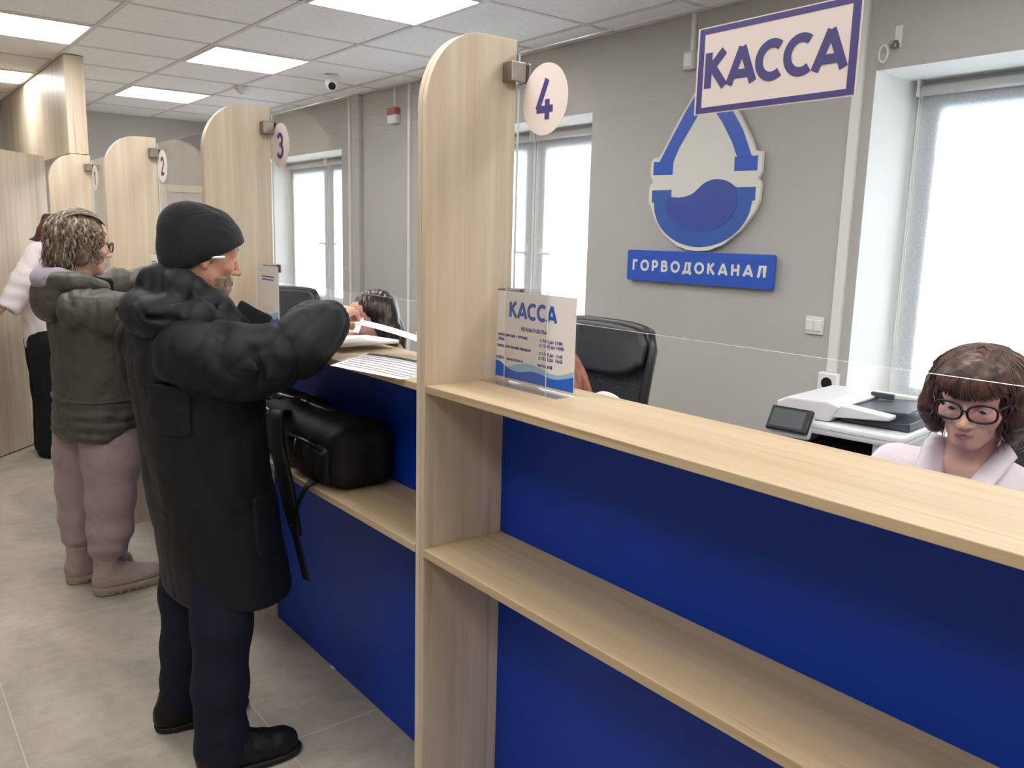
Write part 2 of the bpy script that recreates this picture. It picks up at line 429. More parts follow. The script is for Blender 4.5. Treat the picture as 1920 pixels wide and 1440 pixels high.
ceiling_light(GX[3], GY[10], 'lit square ceiling panel above the open floor behind the grey-haired woman')  # out of view, added to lighten the floor
ceiling_light(GX[4], GY[6], 'lit square ceiling panel over the customer side near the camera')
ceiling_light(GX[4], GY[9], 'lit square ceiling panel over the queue, above the upper left edge')

ceiling_light(GX[6], GY[3], 'lit square ceiling panel over the clerks, behind the photographer')  # this and the rest are added to brighten surfaces facing the camera
ceiling_light(GX[4], GY[3], 'lit square ceiling panel behind the photographer, customer side')
ceiling_light(GX[4], GY[0], 'lit square ceiling panel near the back wall, customer side')
ceiling_light(GX[2], GY[3], 'lit square ceiling panel behind the photographer, above the open floor')
ceiling_light(GX[2], GY[0], 'lit square ceiling panel near the back wall, above the open floor')
ceiling_light(GX[2], GY[6], 'lit square ceiling panel above the open floor, left of the photographer')
t = thing('dome_camera', 'white dome security camera on the ceiling with a black lens', 'security camera', (2.61, 5.31, ZC-.004))
MB().cyl((2.61, 5.31, ZC-.03), (2.61, 5.31, ZC-.004), .047, 24).obj('base', white_pl, t, smooth=False, bevel=.004)
def sphere(c, r, nu=16, nv=12, sc=(1, 1, 1), M=None):
    V = []; F = []
    for i in range(nv+1):
        th = PI*i/nv
        for j in range(nu):
            a = 2*PI*j/nu; p = np.array((math.sin(th)*math.cos(a)*sc[0], math.sin(th)*math.sin(a)*sc[1], math.cos(th)*sc[2]))*r
            if M is not None: p = M@p
            V.append(np.array(c)+p)
    F = [(i*nu+j, (i+1)*nu+j, (i+1)*nu+(j+1) % nu, i*nu+(j+1) % nu) for i in range(nv) for j in range(nu)]
    return V, F
obj('housing', *sphere((2.61, 5.31, ZC-.055), .044), white_pl, t, smooth=True)
dv = np.array((-.35, -.75, -.55)); dv /= np.linalg.norm(dv); cc = np.array((2.61, 5.31, ZC-.055))
MB().cyl(cc+dv*.030, cc+dv*.047, .024, 20).obj('lens', black_pl, t)
t = thing('smoke_detector', 'small white smoke detector on the ceiling between two light panels', 'smoke detector', (2.345, 6.23, ZC-.004))
MB().tube([(2.345, 6.23, ZC-.004), (2.345, 6.23, ZC-.02), (2.345, 6.23, ZC-.034), (2.345, 6.23, ZC-.045)], [.052, .052, .04, .025], 24).obj('body', white_pl, t)
MB().tube([(2.345, 6.23, ZC-.045), (2.345, 6.23, ZC-.05)], [.018, .014], 16).obj('sensor_cap', offwhite_pl, t)

# ------------------------------------------------------------------ wall fittings
def trunk(y, z0, z1, label, wd=.022, dp=.014):
    o = MB().box((XW-dp, y-wd/2, z0), (XW, y+wd/2, z1)).obj('cable_trunking', white_pl, None, bevel=.002, loc=(XW, y, z0))
    return tag(o, label, 'cable trunking', 'white cable trunking on the window wall')
trunk(2.675, 2.335, ZC-.005, 'short white cable trunking from the ceiling down to a junction box')
trunk(1.838, .965, ZC-.005, 'white vertical cable trunking left of the near right window', .04, .02)
trunk(6.06, .02, ZC-.005, 'thin white trunking close to the far narrow window', .03)
trunk(5.17, .02, ZC-.005, 'white trunking just left of the big arched partition numbered four', .03)
trunk(5.365, 2.36, ZC-.005, 'short white trunking above the red and white siren', .02)
t = thing('junction_box', 'white junction box on the wall above the drop emblem', 'junction box', (XW, 2.675, 2.257))
MB().box((XW-.035, 2.64, 2.257), (XW, 2.71, 2.338)).obj('body', offwhite_pl, t, bevel=.006)
MB().box((XW-.039, 2.652, 2.268), (XW-.034, 2.698, 2.328)).obj('cover', white_pl, t, bevel=.003)
t = thing('wall_mounted_siren', 'red and white fire siren high on the wall', 'siren', (XW, 5.36, 2.25))
MB().box((XW-.045, 5.30, 2.25), (XW, 5.42, 2.315)).obj('body', white_pl, t, bevel=.012)
MB().box((XW-.05, 5.305, 2.31), (XW, 5.415, 2.36)).obj('flasher', red_pl, t, bevel=.010)
t = thing('light_switch', 'white double wall switch below the right end of the blue plate', 'light switch', (XW, 1.935, 1.115))
MB().box((XW-.012, 1.895, 1.112), (XW, 1.978, 1.186)).obj('plate', white_pl, t, bevel=.004)
for y in (1.918, 1.956): MB().box((XW-.018, y-.017, 1.126), (XW-.010, y+.017, 1.172)).obj('rocker', white_pl, t, bevel=.003)
t = thing('wall_socket', 'white wall socket at the foot of the trunking behind the printer', 'socket', (XW, 1.842, .885))
MB().box((XW-.035, 1.80, .885), (XW, 1.885, .965)).obj('body', white_pl, t, bevel=.006)
MB().cyl((XW-.037, 1.842, .922), (XW-.034, 1.842, .922), .024, 20).obj('outlet', black_pl, t)
t = thing('wall_hook', 'small chrome wall bracket with a hanging ring, above the near window', 'hook', (XW, 1.71, 2.22))
MB().box((XW-.005, 1.685, 2.205), (XW, 1.712, 2.285)).obj('plate', white_pl, t, bevel=.002)
MB().tube([(XW-.005, 1.70, 2.228), (XW-.03, 1.705, 2.225), (XW-.034, 1.715, 2.215)], .006, 8).box((XW-.03, 1.69, 2.205), (XW-.004, 1.715, 2.22)).obj('latch', steel, t, bevel=.002)
rg = [(XW-.032, 1.735+.017*math.cos(a), 2.187+.03*math.sin(a)) for a in np.linspace(0, 2*PI, 25)]
MB().tube(rg, .0035, 6, caps=False).obj('ring', white_pl, t, smooth=True)
# ------------------------------------------------------------------ service counter
PY = [None, 5.734, 4.334, 2.934, 1.534]     # partition faces 1..4
XF, XBK, XBL = .968, 1.203, 1.187
WORDS = [None, 'one', 'two', 'three', 'four']
PLAB = [None, 'pale wooden arched partition with the round number one, farthest of four', 'pale wooden arched partition with the round number two, behind the grey-haired woman',
        'pale wooden arched partition with the round number three, behind the man in the beanie', 'tall pale wooden arched partition with the round number four, nearest of all']
def arch(y, ext):
    P = [(XF, y, 0), (XBK, y, 0), (XBK, y, 1.906)]
    for k in range(17):
        a = PI/2*k/16
        P.append((1.112-.144*math.sin(a), y, 1.742+.164*math.cos(a)))
    return MB().prism(P, (0, ext, 0))
for i in (4, 3, 2, 1):
    y = PY[i]
    t = thing('partition_panel', PLAB[i], 'partition', (1.085, y+.0175, 0), 'arched wooden partitions between the counters')
    for yy in (y, y+.0178): arch(yy, .0168).obj('board', wood_v, t, bevel=.0012)
CLAB = [None, 'farthest pale wood counter with dark blue front, behind partition two', 'pale wood counter with blue front where the grey-haired woman stands',
        'pale wood counter with blue front where the man in black stands, papers on top', 'nearest pale wood counter with long shelf and dark blue front, cash desk']
BAY = [None, (4.3705, 5.7335), (2.9705, 4.3335), (1.5705, 2.9335), (-.55, 1.5335)]
for i in (4, 3, 2, 1):
    a, b = BAY[i]
    t = thing('service_counter', CLAB[i], 'counter', (1.1, (a+b)/2, 0), 'counters along the booth row')
    MB().box((.9705, a, 1.133), (1.239, b, 1.15)).obj('countertop', wood_y, t, bevel=.0015)
    MB().box((.966, a, .753), (1.187, b, .772)).obj('lower_shelf', wood_y, t, bevel=.0015)
    MB().box((XBL, a, .772), (XBK, b, 1.133)).obj('upper_front_panel', blue_lam, t)
    MB().box((XBL, a, 0), (XBK, b, .772)).obj('lower_front_panel', blue_lam, t)
tag(MB().box((1.178, 2.44, .0), (1.1868, 2.468, .003)).obj('paper_scrap', paper, None, loc=(1.18, 2.455, 0)), 'tiny white scrap lying at the foot of the blue panel', 'scrap')

GLAB = [None, 'clear glass screen above the farthest counter, under number one', 'clear glass screen with the round number two above the counter', 'clear glass screen with the round number three, behind the reaching hand',
        'large clear glass screen in front of the drop emblem, number four']
def disc_poly(y, z, r, x, n=40): return [(x, y+r*math.cos(2*PI*k/n), z+r*math.sin(2*PI*k/n)) for k in range(n)]

# stroke lettering: each glyph is a list of polylines in a unit box (x, y), arcs sampled
def arc(cx, cy, rx, ry, a0, a1, n=18): return [(cx+rx*math.cos(math.radians(a0+(a1-a0)*k/n)), cy+ry*math.sin(math.radians(a0+(a1-a0)*k/n))) for k in range(n+1)]
GLY = {
 'К': (.78, [[(.1, 0), (.1, 1)], [(.16, .52), (.66, 1)], [(.27, .56), (.72, 0)]]),
 'А': (.92, [[(.04, 0), (.46, 1)], [(.46, 1), (.88, 0)], [(.2, .27), (.72, .27)]]),
 'С': (.86, [arc(.5, .5, .42, .44, 52, 308, 26)]),
 'Г': (.62, [[(.1, 0), (.1, .93)], [(.03, .93), (.6, .93)]]),
 'О': (.98, [arc(.49, .5, .42, .44, 0, 360, 36)]),
 'Р': (.72, [[(.1, 0), (.1, 1)], [(.1, .93), (.36, .93)]+arc(.36, .67, .26, .26, 90, -90, 14)+[(.1, .41)]]),
 'В': (.76, [[(.1, 0), (.1, 1)], [(.1, .93), (.36, .93)]+arc(.36, .735, .22, .195, 90, -90, 12)+[(.1, .54)], [(.36, .54)]+arc(.40, .305, .25, .235, 90, -90, 12)+[(.1, .07)]]),
 'Д': (.92, [[(.22, .07), (.34, .93), (.72, .93), (.72, .07)], [(.0, .07), (.9, .07)], [(.06, .1), (.06, -.17)], [(.84, .1), (.84, -.17)]]),
 'Н': (.82, [[(.1, 0), (.1, 1)], [(.7, 0), (.7, 1)], [(.1, .5), (.7, .5)]]),
 'Л': (.84, [[(.04, .05), (.14, .08), (.22, .3), (.28, .93), (.72, .93), (.72, 0)]]),
 '1': (.5, [[(.08, .78), (.34, .96), (.34, 0)]]),
 '2': (.62, [arc(.31, .70, .24, .25, 165, -35, 16)+[(.08, .07)], [(.04, .07), (.6, .07)]]),
 '3': (.62, [arc(.30, .735, .23, .21, 160, -80, 16)+[(.24, .53)], [(.24, .53)]+arc(.30, .29, .26, .24, 80, -160, 16)]),
 '4': (.66, [[(.42, 1), (.05, .26)], [(.02, .26), (.66, .26)], [(.44, .5), (.44, 0)]]),
}
def stroke_text(s, h, sw, gap, origin, u, v, nrm, th=.0006, slant=0):
    """returns an MB of bars: letters of cap height h, stroke sw, laid along u, up v, raised by th along nrm"""
    m = MB(); u = np.array(u, float); v = np.array(v, float); nrm = np.array(nrm, float); o = np.array(origin, float); x0 = 0; base = th; cnt = 0
    for ch in s:
        wd, lines = GLY[ch]
        for ln in lines:
            cnt += 1; th = base*(1+.17*(cnt % 4))     # crossing strokes never share a face
            P = [(x0+px*h, min(max(py*h, sw*.0), h)) if py >= 0 else (x0+px*h, py*h) for px, py in ln]
            A, B = [], []
            n = len(P); closed = abs(P[0][0]-P[-1][0])+abs(P[0][1]-P[-1][1]) < 1e-6
            for i in range(n):
                p0 = np.array(P[i-1] if i > 0 else (P[-2] if closed else P[0])); p1 = np.array(P[i+1] if i < n-1 else (P[1] if closed else P[-1]))
                d = p1-p0; d = d/(np.linalg.norm(d)+1e-12); nn = np.array((-d[1], d[0]))
                k = 1.0
                if 0 < i < n-1 or closed:
                    d1 = np.array(P[i])-np.array(P[i-1] if i > 0 else P[-2]); d1 /= np.linalg.norm(d1)+1e-12
                    k = 1/max(.6, float(np.dot(nn, (-d1[1], d1[0]))))
                A.append(np.array(P[i])+nn*sw/2*k); B.append(np.array(P[i])-nn*sw/2*k)
            for i in range(n-1):
                q = [A[i], B[i], B[i+1], A[i+1]]
                for w in q: w[1] = max(w[1], -.3*h)
                m.prism([o+u*a+v*b for a, b in q], nrm*th)
        x0 += wd*h+gap
    m.width = x0-gap
    return m

def font_text(s, size, origin, u, v, nrm, align='LEFT', bold=.00042):
    c = bpy.data.curves.new('lettering', 'FONT'); c.body = s; c.size = size; c.align_x = align; c.resolution_u = 3; c.offset = bold
    o = bpy.data.objects.new('lettering', c); C.objects.link(o)
    me = bpy.data.meshes.new_from_object(o.evaluated_get(bpy.context.evaluated_depsgraph_get()))
    V = [np.array(origin)+np.array(u)*p.co.x+np.array(v)*p.co.y for p in me.vertices]; F = [tuple(p.vertices) for p in me.polygons]
    bpy.data.objects.remove(o); bpy.data.meshes.remove(me); bpy.data.curves.remove(c)
    return V, F

U, VV, NN = (0, -1, 0), (0, 0, 1), (-1, 0, 0)     # on faces that look towards the customers
for i in (4, 3, 2, 1):
    a, b = BAY[i]; b -= .004; a += .004 if i != 4 else 0
    t = thing('glass_screen', GLAB[i], 'glass screen', (1.207, (a+b)/2, 1.30), 'glass screens above the counters')
    p = MB().box((1.204, a, 1.298), (1.210, b, 1.880))
    p.M = [1, 1, 1, 0, 1, 0]   # bottom, top, sides polished; the two faces clear
    p.obj('pane', [glass, glass_edge], t)
    for (yy, z, hh) in ((PY[i], 1.833, .042), (PY[i], 1.345, .03)):
        m = MB(); m.box((1.164, yy-.034, z-hh/2), (1.2035, yy+.0006, z+hh/2)); m.box((1.2105, yy-.034, z-hh/2), (1.218, yy, z+hh/2)).mat(1); m.box((1.2030, yy-.033, z-hh/2+.003), (1.211, yy-.001, z+hh/2-.003))
        m.obj('clamp', [steel, rubber], t, bevel=.002)
DLAB = [None, 'round white sign with the number one on the farthest glass screen', 'round white sign with the number two on a glass screen', 'round white sign with the number three on a glass screen', 'round white sign with the number four on the nearest glass screen']
for i in (4, 3, 2, 1):
    y = {4: 1.4335, 3: 2.85, 2: 4.245, 1: 5.645}[i]; z = 1.770
    t = thing('number_sign', DLAB[i], 'number sign', (1.2035, y, z), 'round number signs on the glass')
    MB().prism(disc_poly(y, z, .075, 1.2037), (-.0008, 0, 0)).obj('disc', signw, t)
    hgt = .083; wd = GLY[str(i)][0]*hgt
    stroke_text(str(i), hgt, .0145, 0, (1.2028, y+wd/2, z-.042), U, VV, NN, .0005).obj('numeral', navy, t)

# cash desk sign on the glass
t = thing('glass_sign', 'white cash desk sign with navy border, КАССА in capitals, stuck on the glass', 'sign', (1.2035, .867, 1.698))
MB().box((1.2027, .712, 1.697), (1.2037, 1.019, 1.842)).obj('plate', signw, t)
m = MB()
for lo, hi in (((1.015, 1.699), (1.004, 1.840)), ((.7275, 1.699), (.7145, 1.840)), ((1.004, 1.699), (.7275, 1.7085)), ((1.004, 1.8305), (.7275, 1.840))):
    m.box((1.2021, hi[0], lo[1]), (1.2027, lo[0], hi[1]))
m.obj('border', navy, t)
stroke_text('КАССА', .0585, .0142, .0030, (1.2026, .9985, 1.7405), U, VV, NN, .0006).obj('lettering', navy, t)

# desk sign in an acrylic stand
def stand(y0, y1, z1, x, tilt, label, group=None):
    t = thing('desk_sign', label, 'desk sign', (x, (y0+y1)/2, 1.15), group)
    m = MB(); m.box((x-.0012, y0-.004, 1.1502), (x+.0012, y1+.004, z1+.004)).box((x-.055, y0-.004, 1.1502), (x-.0012, y1+.004, 1.1522))
    m.obj('acrylic_stand', acryl, t)
    MB().box((x-.0024, y0, 1.154), (x-.0014, y1, z1)).obj('printed_sheet', sheet_bg, t)
    return t
t = stand(1.265, 1.545, 1.356, 1.166, 0, 'white desk sign with КАССА, opening hours and blue waves, beside partition four')
xs = 1.1635
stroke_text('КАССА', .0345, .0082, .0030, (xs, 1.487, 1.2985), U, VV, NN, .0003).obj('heading', blue_ink, t)
def tx(s, y, z, wd, name='text_line', m=None, hgt=.0066):
    V, F = font_text(s, .0095, (0, 0, 0), (1, 0, 0), (0, 1, 0), NN)
    w0 = max(v[0] for v in V); k = wd/w0
    V = [np.array((xs-.0003, y-v[0]*k, z+v[1]*hgt/.0066)) for v in V]
    obj(name, V, F, m or text_ink, t)
tx('РЕЖИМ РАБОТЫ:', 1.444, 1.2715, .088, hgt=.0076)
for s, y, z, wd in (('понедельник - пятница', 1.527, 1.2535, .110), ('обед', 1.527, 1.2435, .023), ('технологический перерыв', 1.531, 1.2275, .123), ('суббота  воскресенье', 1.535, 1.1995, .101),
                    ('с 9:00 до 17:00', 1.378, 1.2535, .075), ('с 13:00 до 14:00', 1.379, 1.2430, .080), ('с 11:30 до  11:45', 1.379, 1.2255, .077), ('с 15:30 до  15:45', 1.381, 1.2150, .079), ('выходной', 1.383, 1.1990, .049)):
    tx(s, y, z, wd)
def curve_poly(P, x):   # smooth an (y, z) polyline (Catmull-Rom) and put it on the plane x
    out = []
    for i in range(len(P)-1):
        p0, p1, p2, p3 = (np.array(P[max(0, min(len(P)-1, j))]) for j in (i-1, i, i+1, i+2))
        for k in range(6):
            s = k/6; out.append(.5*((2*p1)+(-p0+p2)*s+(2*p0-5*p1+4*p2-p3)*s*s+(-p0+3*p1-3*p2+p3)*s**3))
    out.append(np.array(P[-1])); return [(x, float(q[0]), float(q[1])) for q in out]
top1 = [(1.5448, 1.194), (1.532, 1.195), (1.514, 1.192), (1.487, 1.181), (1.453, 1.177), (1.432, 1.179), (1.407, 1.184), (1.383, 1.184), (1.359, 1.180), (1.335, 1.178), (1.309, 1.180), (1.2655, 1.191)]
top2 = [(1.5, 1.179), (1.487, 1.184), (1.457, 1.193), (1.428, 1.199), (1.4, 1.199), (1.367, 1.194), (1.344, 1.189), (1.321, 1.188), (1.298, 1.192), (1.2655, 1.203)]
def strip(curve, zb, x, th):
    m = MB(); 
    for i in range(len(curve)-1):
        (_, ya, za), (_, yb, zb_) = curve[i], curve[i+1]
        m.prism([(x, ya, zb), (x, yb, zb), (x, yb, zb_), (x, ya, za)], (-th, 0, 0))
    return m
strip(curve_poly(top2, xs), 1.17, xs, .0003).obj('pale_wave', wave_p, t)
strip(curve_poly(top1, xs-.0003), 1.1585, xs-.0003, .0003).obj('blue_wave', wave_b, t)
MB().box((1.1585, 1.349, 1.1525), (1.1600, 1.497, 1.366)).obj('leaflet_pocket', acryl, t)
MB().box((1.1583, 1.3485, 1.1525), (1.1602, 1.3497, 1.366)).obj('pocket_edge', glass_edge, t); MB().box((1.1583, 1.4963, 1.1525), (1.1602, 1.4975, 1.366)).obj('pocket_edge', glass_edge, t); MB().box((1.1583, 1.3498, 1.3650), (1.1602, 1.362, 1.3664)).obj('pocket_edge', glass_edge, t)

def qr_stand(y0, y1, label, sc=1):
    global t, xs
    t = stand(y0, y1, 1.357, 1.142, 0, label, 'leaflet stands on the far counters'); xs = 1.1395; c = (y0+y1)/2; w = y1-y0
    for z, f in ((1.318, .62), (1.308, .56), (1.212, .4), (1.204, .6)): MB().box((xs-.0003, c-w*f/2, z), (xs, c+w*f/2, z+.0045)).obj('text_line', text_ink if z > 1.3 else ink_pale, t)
    MB().box((xs-.0003, c+w*.22, 1.338), (xs, c+w*.42, 1.344)).obj('text_line', ink_pale, t)
    a = [(y1-.004, 1.190), (y1-w*.2, 1.183), (c+w*.1, 1.196), (c-w*.1, 1.190), (c-w*.3, 1.198), (y0+.004, 1.205)]
    b = [(y1-.004, 1.196), (y1-w*.2, 1.176), (c, 1.188), (c-w*.25, 1.174), (y0+.004, 1.186)]
    strip(curve_poly(a, xs), 1.165, xs, .0003).obj('pale_wave', wave_p, t)
    strip(curve_poly(b, xs-.0003), 1.158, xs-.0003, .0003).obj('blue_wave', logo_m, t)
qr_stand(2.742, 2.925, 'tall leaflet stand with grey print and blue waves, against partition three')
qr_stand(4.16, 4.30, 'small leaflet stand on the second counter, left of the black beanie')

# ------------------------------------------------------------------ emblem on the window wall
def wallpoly(P, x, th): return MB().prism([(x, y, z) for y, z in P][::-1], (-th, 0, 0))
out = [(2.575, 2.235), (2.60, 2.205), (2.627, 2.157), (2.725, 2.025), (2.801, 1.906), (2.827, 1.873), (2.864, 1.870), (2.876, 1.850), (2.876, 1.785), (2.857, 1.764), (2.880, 1.735), (2.880, 1.662), (2.862, 1.640), (2.836, 1.585), (2.775, 1.512), (2.690, 1.460), (2.624, 1.440), (2.557, 1.435), (2.495, 1.440),
       (2.415, 1.468), (2.322, 1.535), (2.257, 1.613), (2.238, 1.661), (2.235, 1.732), (2.252, 1.754), (2.237, 1.777), (2.239, 1.866), (2.277, 1.873), (2.312, 1.941), (2.366, 2.022), (2.430, 2.105), (2.52, 2.2), (2.55, 2.23)]
t = thing('wall_emblem', 'white drop-shaped emblem of blue pipes and water on the grey wall', 'wall emblem', (XW, 2.557, 1.435))
bk = wallpoly(out, XW-.012, .018); bk.obj('backing', logo_w, t, bevel=.002)
xe = XW-.0302
def piece(name, P, m): wallpoly(P, xe, .0015).obj(name, m, t)
piece('pipe', [(2.563, 2.205), (2.600, 2.165), (2.674, 2.072), (2.760, 1.945), (2.819, 1.853), (2.733, 1.849), (2.703, 1.910), (2.605, 2.045), (2.556, 2.105)], logo_b)
piece('pipe', [(2.556, 2.205), (2.552, 2.105), (2.500, 2.050), (2.460, 2.002), (2.404, 1.920), (2.367, 1.849), (2.292, 1.850), (2.347, 1.963), (2.409, 2.050), (2.48, 2.13)], logo_b)
piece('flange', [(2.856, 1.854), (2.734, 1.850), (2.735, 1.789), (2.856, 1.792)], logo_b)
piece('flange', [(2.381, 1.851), (2.259, 1.850), (2.259, 1.788), (2.379, 1.790)], logo_b)
wv = [(2.736, 1.686), (2.671, 1.683), (2.604, 1.699), (2.541, 1.743), (2.478, 1.759), (2.414, 1.749), (2.362, 1.720)]
wv = [(q[1], q[2]) for q in curve_poly(wv, 0)]
arcb = [(2.259, 1.661), (2.275, 1.660)]+[(2.558-.283*math.cos(a), 1.66-.205*math.sin(a)) for a in np.linspace(.06, PI-.06, 28)]+[(2.841, 1.660), (2.857, 1.662)]
piece('tank', [(2.858, 1.720), (2.736, 1.719)]+wv+[(2.260, 1.719)]+arcb, logo_m)
xe -= .0016
piece('water', wv+[(2.352, 1.668)]+[(2.558-.206*math.cos(a), 1.66-.138*math.sin(a)) for a in np.linspace(.0, PI, 24)]+[(2.764, 1.668)], logo_d)
t = thing('wall_plate', 'blue rectangular wall plate with white capitals below the drop emblem', 'wall sign', (XW, 2.57, 1.281))
def rrect(y0, z0, y1, z1, r):
    P = []
    for cy, cz, a0 in ((y1-r, z1-r, 0), (y0+r, z1-r, 90), (y0+r, z0+r, 180), (y1-r, z0+r, 270)):
        P += [(cy+r*math.cos(math.radians(a0+k*15)), cz+r*math.sin(math.radians(a0+k*15))) for k in range(7)]
    return P
wallpoly(rrect(2.138, 1.282, 3.003, 1.432, .014), XW-.012, .018).obj('plate', logo_b, t, bevel=.002)
tt = stroke_text('ГОРВОДОКАНАЛ', .050, .0118, .0205, (0, 0, 0), (1, 0, 0), (0, 1, 0), (0, 0, 1), .0008)
k = (2.963-2.176)/tt.width
m = MB(); m.V = [(XW-.0302-v[2], 2.963-v[0]*k, 1.333+v[1]) for v in tt.V]; m.F = tt.F; m.M = tt.M
m.obj('lettering', logo_w, t)

# ------------------------------------------------------------------ doorway at the far left
t = thing('doorway_header', 'deep pale wood header box hanging from the ceiling at far left', 'header', (1.17, 7.1, 1.922))
MB().box((1.115, 5.87, 1.922), (1.225, 8.49, ZC-.006)).obj('box', wood_v, t, bevel=.0015)
MB().box((1.12, 5.875, 0), (1.2, 5.955, 1.922)).obj('post', wood_v, t, bevel=.0015)
t = thing('open_door', 'pale wooden door leaf standing open at the left edge', 'door', (.83, 6.3, 0))
d = np.array((-.66, -.751, 0)); hinge = np.array((1.10, 6.615, 0)); nrm = np.array((.751, -.66, 0))
P = [hinge, hinge+d*.98, hinge+d*.98+np.array((0, 0, 1.940)), hinge+np.array((0, 0, 1.940))]
MB().prism([p+np.array((0, 0, .006)) for p in P], nrm*-.036).obj('leaf', wood_v, t, bevel=.002)
MB().prism([p+nrm*.0004+np.array((0, 0, .0)) for p in (hinge+d*.02+np.array((0, 0, .002)), hinge+d*.98+np.array((0, 0, .002)), hinge+d*.98+np.array((0, 0, .008)), hinge+d*.02+np.array((0, 0, .008)))], nrm*-.03).obj('bottom_seal', rubber, t)

# ------------------------------------------------------------------ papers
def rect_sheet(name, label, cat, P, bend, th=.0006, group=None, lines=None, parent=None):
    """paper from four corners P00,P10,P11,P01 (u along the first edge) with a bend function(u, v) -> dz"""
    P = [np.array(p, float) for p in P]
    def fn(u, v):
        p = (1-u)*(1-v)*P[0]+u*(1-v)*P[1]+u*v*P[2]+(1-u)*v*P[3]; return p+np.array((0, 0, bend(u, v)))
    c = sum(P)/4
    t = thing(name, label, cat, (c[0], c[1], min(p[2] for p in P)), group)
    sheet('page', fn, paper, t, 16, 12, th)
    nrm = np.cross(P[1]-P[0], P[3]-P[0]); nrm = nrm/np.linalg.norm(nrm); nrm *= 1 if nrm[2] > 0 else -1
    for (u0, u1, v0, v1, m) in lines or []:
        sheet('print', lambda a, b: fn(u0+(u1-u0)*a, v0+(v1-v0)*b)+nrm*.0021, m, t, 16, 4, .0003)
    return t
zc = 1.1508
pr = [(.06, .96, .06, .16, ink)]+[(.06, .94, .22+.10*k, .25+.10*k, ink_pale) for k in range(7)]
rect_sheet('form_sheet', 'printed form with a dark header bar on the counter, its corner over the edge', 'paper', [(1.10, 2.045, zc), (1.145, 1.66, zc), (.958, 1.62, zc), (.905, 1.87, zc+.002)], lambda u, v: .006*math.sin(PI*u)*(1-v)+.003*math.sin(2*PI*v)*u+.001, lines=pr, group='papers on the counter')
rect_sheet('paper_stack', 'white sheets piled crooked on the counter behind the forearm', 'paper', [(1.215, 2.26, zc), (1.225, 2.08, zc+.004), (1.035, 2.10, zc), (.990, 2.30, zc)], lambda u, v: .012+.006*math.sin(PI*u)*math.sin(PI*v), .010, lines=[(.1, .9, .15+.08*k, .18+.08*k, ink_pale) for k in range(8)], group='papers on the counter')
rect_sheet('bound_form', 'curled form with a black band behind the sleeve, propped up', 'paper', [(1.165, 2.42, zc+.020), (1.198, 2.240, zc+.062), (1.175, 2.232, zc+.022), (1.115, 2.41, zc+.019)], lambda u, v: .016*math.sin(PI*u*.8)*(1-v*.5)+.004, .001, lines=[(.05, .95, .08, .25, ink), (.1, .9, .4, .46, ink_pale), (.1, .9, .6, .66, ink_pale)], group='papers on the counter')
HP = [(1.062, 2.065, 1.234), (1.12, 2.150, 1.236), (1.185, 1.895, 1.206), (1.085, 1.735, 1.214)]
rect_sheet('held_paper', 'white folded paper sheet held out over the counter by the hand', 'paper', [HP[0], HP[1], HP[2], HP[3]], lambda u, v: -.012*math.sin(PI*u)*v*(1-v)*2+.004*math.sin(PI*v), .001)
rect_sheet('loose_sheet', 'white sheet lying by the leaflet stand beyond the sleeve crease', 'paper', [(1.20, 2.74, zc), (1.20, 2.56, zc), (1.05, 2.58, zc), (1.06, 2.76, zc)], lambda u, v: .003, .002, group='papers on the counter')
rect_sheet('shelf_sheet', 'scrap of white paper under the backpack on the lower shelf', 'paper', [(1.02, 2.45, .7728), (1.075, 2.43, .7728), (1.055, 2.345, .7728), (1.00, 2.36, .7728)], lambda u, v: .002, .0006)

